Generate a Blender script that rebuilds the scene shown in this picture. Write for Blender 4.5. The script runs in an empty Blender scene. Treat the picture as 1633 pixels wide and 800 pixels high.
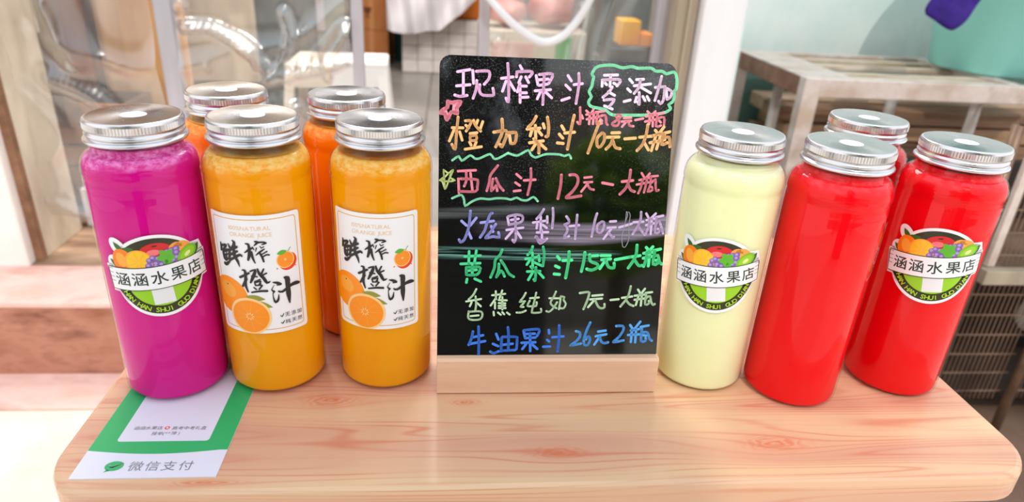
import bpy, bmesh, math, random
from mathutils import Vector, Matrix, noise
from mathutils.geometry import tessellate_polygon
random.seed(7)
D = bpy.data
SC = bpy.context.scene
COL = SC.collection
TZ = 0.57            # height of the table top above the pavement (metres)
PI = math.pi

# ------------------------------------------------------------------ camera
cam_d = D.cameras.new('camera'); cam = D.objects.new('camera', cam_d); COL.objects.link(cam)
R_ = Vector((0.99525371, -0.08172324, 0.05283328)); U_ = Vector((-0.01308604, 0.42559154, 0.90482075)); F_ = Vector((0.09643028, 0.90121759, -0.42250213))
cam.matrix_world = Matrix(((R_.x, U_.x, -F_.x, 0), (R_.y, U_.y, -F_.y, 0), (R_.z, U_.z, -F_.z, TZ + 0.28388), (0, 0, 0, 1)))
cam_d.sensor_width = 36; cam_d.lens = 23.767; cam_d.clip_start = 0.01
cam_d.dof.use_dof = True; cam_d.dof.focus_distance = 0.44; cam_d.dof.aperture_fstop = 7.5
SC.camera = cam
# ------------------------------------------------------------------ sky, sun, lamps, exposure
w = D.worlds.new('sky'); SC.world = w; w.use_nodes = True
nt = w.node_tree; nt.nodes.clear()
tc = nt.nodes.new('ShaderNodeTexCoord'); sx = nt.nodes.new('ShaderNodeSeparateXYZ'); rp = nt.nodes.new('ShaderNodeValToRGB')
bg = nt.nodes.new('ShaderNodeBackground'); wo = nt.nodes.new('ShaderNodeOutputWorld')
nt.links.new(tc.outputs['Generated'], sx.inputs[0]); nt.links.new(sx.outputs['Z'], rp.inputs[0])
rp.color_ramp.elements[0].position = 0.0; rp.color_ramp.elements[0].color = (1.0, 0.95, 0.9, 1)
rp.color_ramp.elements[1].position = 0.7; rp.color_ramp.elements[1].color = (0.80, 0.90, 1.0, 1)
nt.links.new(rp.outputs[0], bg.inputs[0]); bg.inputs[1].default_value = 1.55; nt.links.new(bg.outputs[0], wo.inputs[0])

def lamp(name, kind, loc, energy, color, **kw):
    l = D.lights.new(name, kind); l.energy = energy; l.color = color
    for k, v in kw.items(): setattr(l, k, v)
    o = D.objects.new(name, l); COL.objects.link(o); o.location = loc; return o
sun = lamp('sun', 'SUN', (0, -2, 4), 1.35, (1.0, 0.93, 0.84), angle=0.009)
sun.rotation_euler = Vector((0.13, -1.0, 1.25)).to_track_quat('Z', 'Y').to_euler()
shop_fill = lamp('shop_fill_light', 'AREA', (-0.1, 2.15, 2.42), 85, (1.0, 0.95, 0.9), shape='RECTANGLE', size=1.6, size_y=1.0)  # area light added under the ceiling to brighten the shop interior
SC.view_settings.view_transform = 'Standard'; SC.view_settings.look = 'None'
SC.view_settings.gamma = 1.0; SC.view_settings.exposure = -0.06
SC.view_settings.use_curve_mapping = False
SC.cycles.max_bounces = 10; SC.cycles.transparent_max_bounces = 16

# ------------------------------------------------------------------ helpers: materials
def lin(c):
    return tuple((x/255/12.92 if x/255 <= 0.04045 else ((x/255+0.055)/1.055)**2.4) for x in c) + (1,)
class NT:
    def __init__(s, m): s.t = m.node_tree; s.n = s.t.nodes; s.l = s.t.links
    def new(s, typ, **kw):
        x = s.n.new(typ)
        for k, v in kw.items():
            if k.startswith('i_'):
                key = k[2:]; key = int(key) if key.isdigit() else key
                x.inputs[key].default_value = v
            else: setattr(x, k, v)
        return x
    def link(s, a, b): s.l.new(a, b)
    def m(s, op, a, b=None, c=None):
        x = s.n.new('ShaderNodeMath'); x.operation = op
        for i, v in enumerate((a, b, c)):
            if v is None: continue
            if isinstance(v, (int, float)): x.inputs[i].default_value = v
            else: s.l.new(v, x.inputs[i])
        return x.outputs[0]
    def mix(s, f, a, b, mode='MIX'):
        x = s.n.new('ShaderNodeMix'); x.data_type = 'RGBA'; x.blend_type = mode
        for i, v in ((0, f), (6, a), (7, b)):
            if isinstance(v, (int, float, tuple)): x.inputs[i].default_value = v
            else: s.l.new(v, x.inputs[i])
        return x.outputs[2]
    def ramp(s, f, stops):
        x = s.n.new('ShaderNodeValToRGB'); e = x.color_ramp.elements
        while len(e) < len(stops): e.new(0.5)
        for el, (p, c) in zip(e, stops): el.position = p; el.color = c if len(c) == 4 else c + (1,)
        s.l.new(f, x.inputs[0]); return x.outputs[0]
    def coords(s, scale=(1, 1, 1), kind='Object'):
        tcn = s.n.new('ShaderNodeTexCoord'); mp = s.n.new('ShaderNodeMapping'); mp.inputs['Scale'].default_value = scale
        s.l.new(tcn.outputs[kind], mp.inputs[0]); return mp.outputs[0]
    def noise(s, vec, scale, detail=3, rough=0.5, out=0):
        x = s.n.new('ShaderNodeTexNoise'); x.inputs['Scale'].default_value = scale; x.inputs['Detail'].default_value = detail; x.inputs['Roughness'].default_value = rough
        s.l.new(vec, x.inputs['Vector']); return x.outputs[out]
MATS = {}
def mat(name, rgb=(128, 128, 128), rough=0.5, metal=0.0, **kw):
    m = D.materials.new(name); m.use_nodes = True
    b = m.node_tree.nodes['Principled BSDF']
    b.inputs['Base Color'].default_value = lin(rgb); b.inputs['Roughness'].default_value = rough; b.inputs['Metallic'].default_value = metal
    for k, v in kw.items(): b.inputs[k.replace('_', ' ')].default_value = v
    MATS[name] = m; return m
def pb(m): return m.node_tree.nodes['Principled BSDF']
def mottled(name, c1, c2, scale=6, rough=0.6, stretch=(1, 1, 1), bump=0.0, detail=5, metal=0.0, c3=None, lo=0.35, hi=0.65):
    m = mat(name, c1, rough, metal); t = NT(m)
    v = t.coords(stretch); f = t.noise(v, scale, detail, 0.6)
    stops = [(lo, lin(c1)), (hi, lin(c2))]
    if c3: stops = [(lo, lin(c1)), ((lo+hi)/2, lin(c2)), (hi, lin(c3))]
    t.link(t.ramp(f, stops), pb(m).inputs['Base Color'])
    if bump:
        bn = t.new('ShaderNodeBump', i_Strength=bump, i_Distance=0.002); t.link(f, bn.inputs['Height']); t.link(bn.outputs[0], pb(m).inputs['Normal'])
    return m

# ------------------------------------------------------------------ helpers: objects
def link_mesh(name, bm, m=None, parent=None, smooth=False, mats=None, kind=None):
    me = D.meshes.new(name); bm.to_mesh(me); bm.free()
    for x in (mats or ([m] if m else [])): me.materials.append(x)
    if smooth:
        for p in me.polygons: p.use_smooth = True
    o = D.objects.new(name, me); COL.objects.link(o)
    if parent is not None: o.parent = parent
    if kind: o['kind'] = kind
    return o
def thing(name, label, cat, loc=(0, 0, 0), rz=0.0, group=None):
    o = D.objects.new(name, None); COL.objects.link(o); o.empty_display_size = 0.05
    o.location = loc; o.rotation_euler = (0, 0, rz); o['label'] = label; o['category'] = cat
    if group: o['group'] = group
    return o
def tag(o, label, cat, group=None):
    o['label'] = label; o['category'] = cat
    if group: o['group'] = group
    return o
def add_box(bm, x0, x1, y0, y1, z0, z1, bevel=0.0, seg=2, mi=0):
    vs = [bm.verts.new(p) for p in ((x0, y0, z0), (x1, y0, z0), (x1, y1, z0), (x0, y1, z0), (x0, y0, z1), (x1, y0, z1), (x1, y1, z1), (x0, y1, z1))]
    fs = [bm.faces.new([vs[i] for i in q]) for q in ((3, 2, 1, 0), (4, 5, 6, 7), (0, 1, 5, 4), (1, 2, 6, 5), (2, 3, 7, 6), (3, 0, 4, 7))]
    for f in fs: f.material_index = mi
    if bevel:
        es = list({e for f in fs for e in f.edges})
        bmesh.ops.bevel(bm, geom=es, offset=bevel, segments=seg, profile=0.5, affect='EDGES')
def box(name, x0, x1, y0, y1, z0, z1, m, parent=None, bevel=0.0, kind=None):
    bm = bmesh.new(); add_box(bm, x0, x1, y0, y1, z0, z1, bevel); return link_mesh(name, bm, m, parent, kind=kind)
def lathe(bm, prof, seg=96, mod=None, cap=True):
    rings = []
    for r, z in prof:
        if r < 1e-7: rings.append([bm.verts.new((0, 0, z))]); continue
        rings.append([bm.verts.new(((r + (mod(i, z) if mod else 0))*math.cos(2*PI*i/seg), (r + (mod(i, z) if mod else 0))*math.sin(2*PI*i/seg), z)) for i in range(seg)])
    for a, b in zip(rings, rings[1:]):
        for i in range(seg):
            j = (i+1) % seg
            if len(a) == 1: bm.faces.new((a[0], b[j], b[i])) if len(b) > 1 else None
            elif len(b) == 1: bm.faces.new((a[i], a[j], b[0]))
            else: bm.faces.new((a[i], a[j], b[j], b[i]))
def tube(bm, pts, r, seg=8):
    pts = [Vector(p) for p in pts]; prev = None; up = Vector((0, 0, 1)); n0 = None
    for k, p in enumerate(pts):
        d = (pts[min(k+1, len(pts)-1)] - pts[max(k-1, 0)]).normalized()
        if n0 is None: n0 = d.orthogonal().normalized()
        n0 = (n0 - d*n0.dot(d)).normalized(); b = d.cross(n0)
        rr = r[k] if isinstance(r, (list, tuple)) else r
        ring = [bm.verts.new(p + (n0*math.cos(2*PI*i/seg) + b*math.sin(2*PI*i/seg))*rr) for i in range(seg)]
        if prev:
            for i in range(seg): bm.faces.new((prev[i], prev[(i+1) % seg], ring[(i+1) % seg], ring[i]))
        else: bm.faces.new(ring[::-1])
        prev = ring
    bm.faces.new(prev)
def copy_tree(o, parent=None):
    c = o.copy(); COL.objects.link(c)
    if parent is not None: c.parent = parent
    for ch in list(o.children): copy_tree(ch, c)
    return c

# ------------------------------------------------------------------ helpers: flat print
def poly(bm, pts, z, mi):
    tris = tessellate_polygon([[Vector((p[0], p[1], 0)) for p in pts]])
    vs = [bm.verts.new((p[0], p[1], z)) for p in pts]
    for t in tris:
        a, b, c = (vs[i] for i in t)
        if (b.co-a.co).cross(c.co-a.co).z < 0: b, c = c, b
        try: f = bm.faces.new((a, b, c)); f.material_index = mi
        except ValueError: pass
def circle(cx, cy, rx, ry=None, a0=0, a1=360, n=48, rot=0):
    ry = rx if ry is None else ry; c, s = math.cos(math.radians(rot)), math.sin(math.radians(rot)); o = []
    full = abs(a1-a0) >= 360
    for i in range(n + (0 if full else 1)):
        t = math.radians(a0 + (a1-a0)*i/n); x, y = rx*math.cos(t), ry*math.sin(t)
        o.append((cx + x*c - y*s, cy + x*s + y*c))
    return o
def leaf(x0, y0, x1, y1, wd, n=10):
    dx, dy = x1-x0, y1-y0; L = math.hypot(dx, dy); nx, ny = -dy/L, dx/L
    a = [(x0+dx*t/n + nx*wd*math.sin(PI*t/n), y0+dy*t/n + ny*wd*math.sin(PI*t/n)) for t in range(n+1)]
    b = [(x0+dx*t/n - nx*wd*math.sin(PI*t/n), y0+dy*t/n - ny*wd*math.sin(PI*t/n)) for t in range(n-1, 0, -1)]
    return a + b
def rrect(x0, y0, x1, y1, r, n=6):
    o = []
    for cx, cy, a in ((x1-r, y1-r, 0), (x0+r, y1-r, 90), (x0+r, y0+r, 180), (x1-r, y0+r, 270)):
        o += [(cx + r*math.cos(math.radians(a+90*i/n)), cy + r*math.sin(math.radians(a+90*i/n))) for i in range(n+1)]
    return o
def smooth_path(pts, step):
    if len(pts) < 3:
        return [tuple(map(float, p)) for p in pts]
    o = []
    for i in range(len(pts)-1):
        p0 = pts[max(i-1, 0)]; p1 = pts[i]; p2 = pts[i+1]; p3 = pts[min(i+2, len(pts)-1)]
        n = max(2, int(math.hypot(p2[0]-p1[0], p2[1]-p1[1])/step))
        for k in range(n):
            t = k/n
            o.append(tuple(0.5*(2*b + (c-a)*t + (2*a-5*b+4*c-d)*t*t + (3*b-a-3*c+d)*t**3) for a, b, c, d in zip(p0, p1, p2, p3)))
    o.append(tuple(map(float, pts[-1]))); return o
def stroke(bm, pts, wd, z, mi, step):
    """a brush or marker stroke: ribbon of round dabs joined; pts (x, y) or (x, y, width)"""
    P = smooth_path([(p[0], p[1], p[2] if len(p) > 2 else wd) for p in pts], step)
    n = len(P); L = []; Rr = []
    for i in range(n):
        a, b = P[max(i-1, 0)], P[min(i+1, n-1)]; dx, dy = b[0]-a[0], b[1]-a[1]; l = math.hypot(dx, dy) or 1
        nx, ny = -dy/l, dx/l; h = P[i][2]/2
        L.append(bm.verts.new((P[i][0]+nx*h, P[i][1]+ny*h, z))); Rr.append(bm.verts.new((P[i][0]-nx*h, P[i][1]-ny*h, z)))
    for i in range(n-1):
        f = bm.faces.new((Rr[i], Rr[i+1], L[i+1], L[i])); f.material_index = mi
    for p, sgn, q in ((P[0], -1, P[1]), (P[-1], 1, P[-2])):
        d = math.atan2((p[1]-q[1]), (p[0]-q[0])); h = p[2]/2
        vs = [bm.verts.new((p[0]+h*math.cos(d+PI*(i/8-0.5)), p[1]+h*math.sin(d+PI*(i/8-0.5)), z)) for i in range(9)]
        f = bm.faces.new(vs); f.material_index = mi
    for p in P[1:-1]:
        h = p[2]/2
        if len(pts) > 2:
            vs = [bm.verts.new((p[0]+h*math.cos(2*PI*i/10), p[1]+h*math.sin(2*PI*i/10), z)) for i in range(10)]
            f = bm.faces.new(vs); f.material_index = mi
GLY = {}
def glyph(ch, bold=0.0):
    k = (ch, bold)
    if k in GLY: return GLY[k]
    cu = D.curves.new('glyph', 'FONT'); cu.body = ch; cu.size = 1.0; cu.offset = bold; cu.resolution_u = 3
    o = D.objects.new('glyph', cu); COL.objects.link(o)
    dg = bpy.context.evaluated_depsgraph_get(); me = o.evaluated_get(dg).to_mesh()
    vs = [(v.co.x, v.co.y) for v in me.vertices]; fs = [tuple(p.vertices) for p in me.polygons]
    o.evaluated_get(dg).to_mesh_clear(); COL.objects.unlink(o); D.objects.remove(o); D.curves.remove(cu)
    GLY[k] = (vs, fs, min((v[0] for v in vs), default=0), max((v[0] for v in vs), default=0.3), min((v[1] for v in vs), default=0), max((v[1] for v in vs), default=0)); return GLY[k]
def put_glyph(bm, ch, cx, cy, size, z, mi, rot=0.0, bold=0.0, shear=0.0, center=True, sx=1.0):
    vs, fs, x0, x1, y0, y1 = glyph(ch, bold); c, s = math.cos(rot), math.sin(rot)
    ox = (x0+x1)/2 if center else 0; oy = (y0+y1)/2 if center is True else 0
    nv = []
    for x, y in vs:
        x = (x-ox)*size*sx; y = (y-oy)*size; x += shear*y
        nv.append(bm.verts.new((cx + x*c - y*s, cy + x*s + y*c, z)))
    for f in fs:
        q = [nv[i] for i in f]
        try: g = bm.faces.new(q)
        except ValueError: continue
        g.normal_update()
        if g.normal.z < 0: g.normal_flip()
        g.material_index = mi
def text(bm, s, cx, cy, size, z, mi, pitch=None, bold=0.0, shear=0.0):
    """centred line of text; CJK glyphs advance by one em"""
    adv = []
    for ch in s:
        if ch == ' ': adv.append(0.3*size); continue
        vs, fs, x0, x1, y0, y1 = glyph(ch, bold); adv.append(pitch or ((x1-x0)*size + 0.09*size))
    x = cx - sum(adv)/2
    for ch, a in zip(s, adv):
        if ch != ' ':
            if ord(ch) > 255 or pitch: put_glyph(bm, ch, x+a/2, cy, size, z, mi, bold=bold, shear=shear)
            else: put_glyph(bm, ch, x+a/2, cy-0.36*size, size, z, mi, bold=bold, shear=shear, center='x')
        x += a
def slice_x(bm, x0, x1, step):
    x = math.ceil(x0/step)*step
    while x < x1:
        bmesh.ops.bisect_plane(bm, geom=bm.verts[:] + bm.edges[:] + bm.faces[:], plane_co=(x+1e-6, 0, 0), plane_no=(1, 0, 0), dist=1e-7)
        x += step
def wrap(bm, R, cs, cz, tilt=0.0):
    """flat drawing in millimetres -> wrapped on a cylinder of radius R metres facing -Y, arc offset cs, height cz"""
    c, s = math.cos(tilt), math.sin(tilt)
    for v in bm.verts: v.co.x, v.co.y = v.co.x*c - v.co.y*s, v.co.x*s + v.co.y*c
    slice_x(bm, -45, 45, 1.5)
    for v in bm.verts:
        a = (v.co.x/1000 + cs)/R; r = R + 0.00012 + v.co.z*0.00004; z = v.co.y/1000 + cz
        v.co = Vector((r*math.sin(a), -r*math.cos(a), z))
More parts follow.
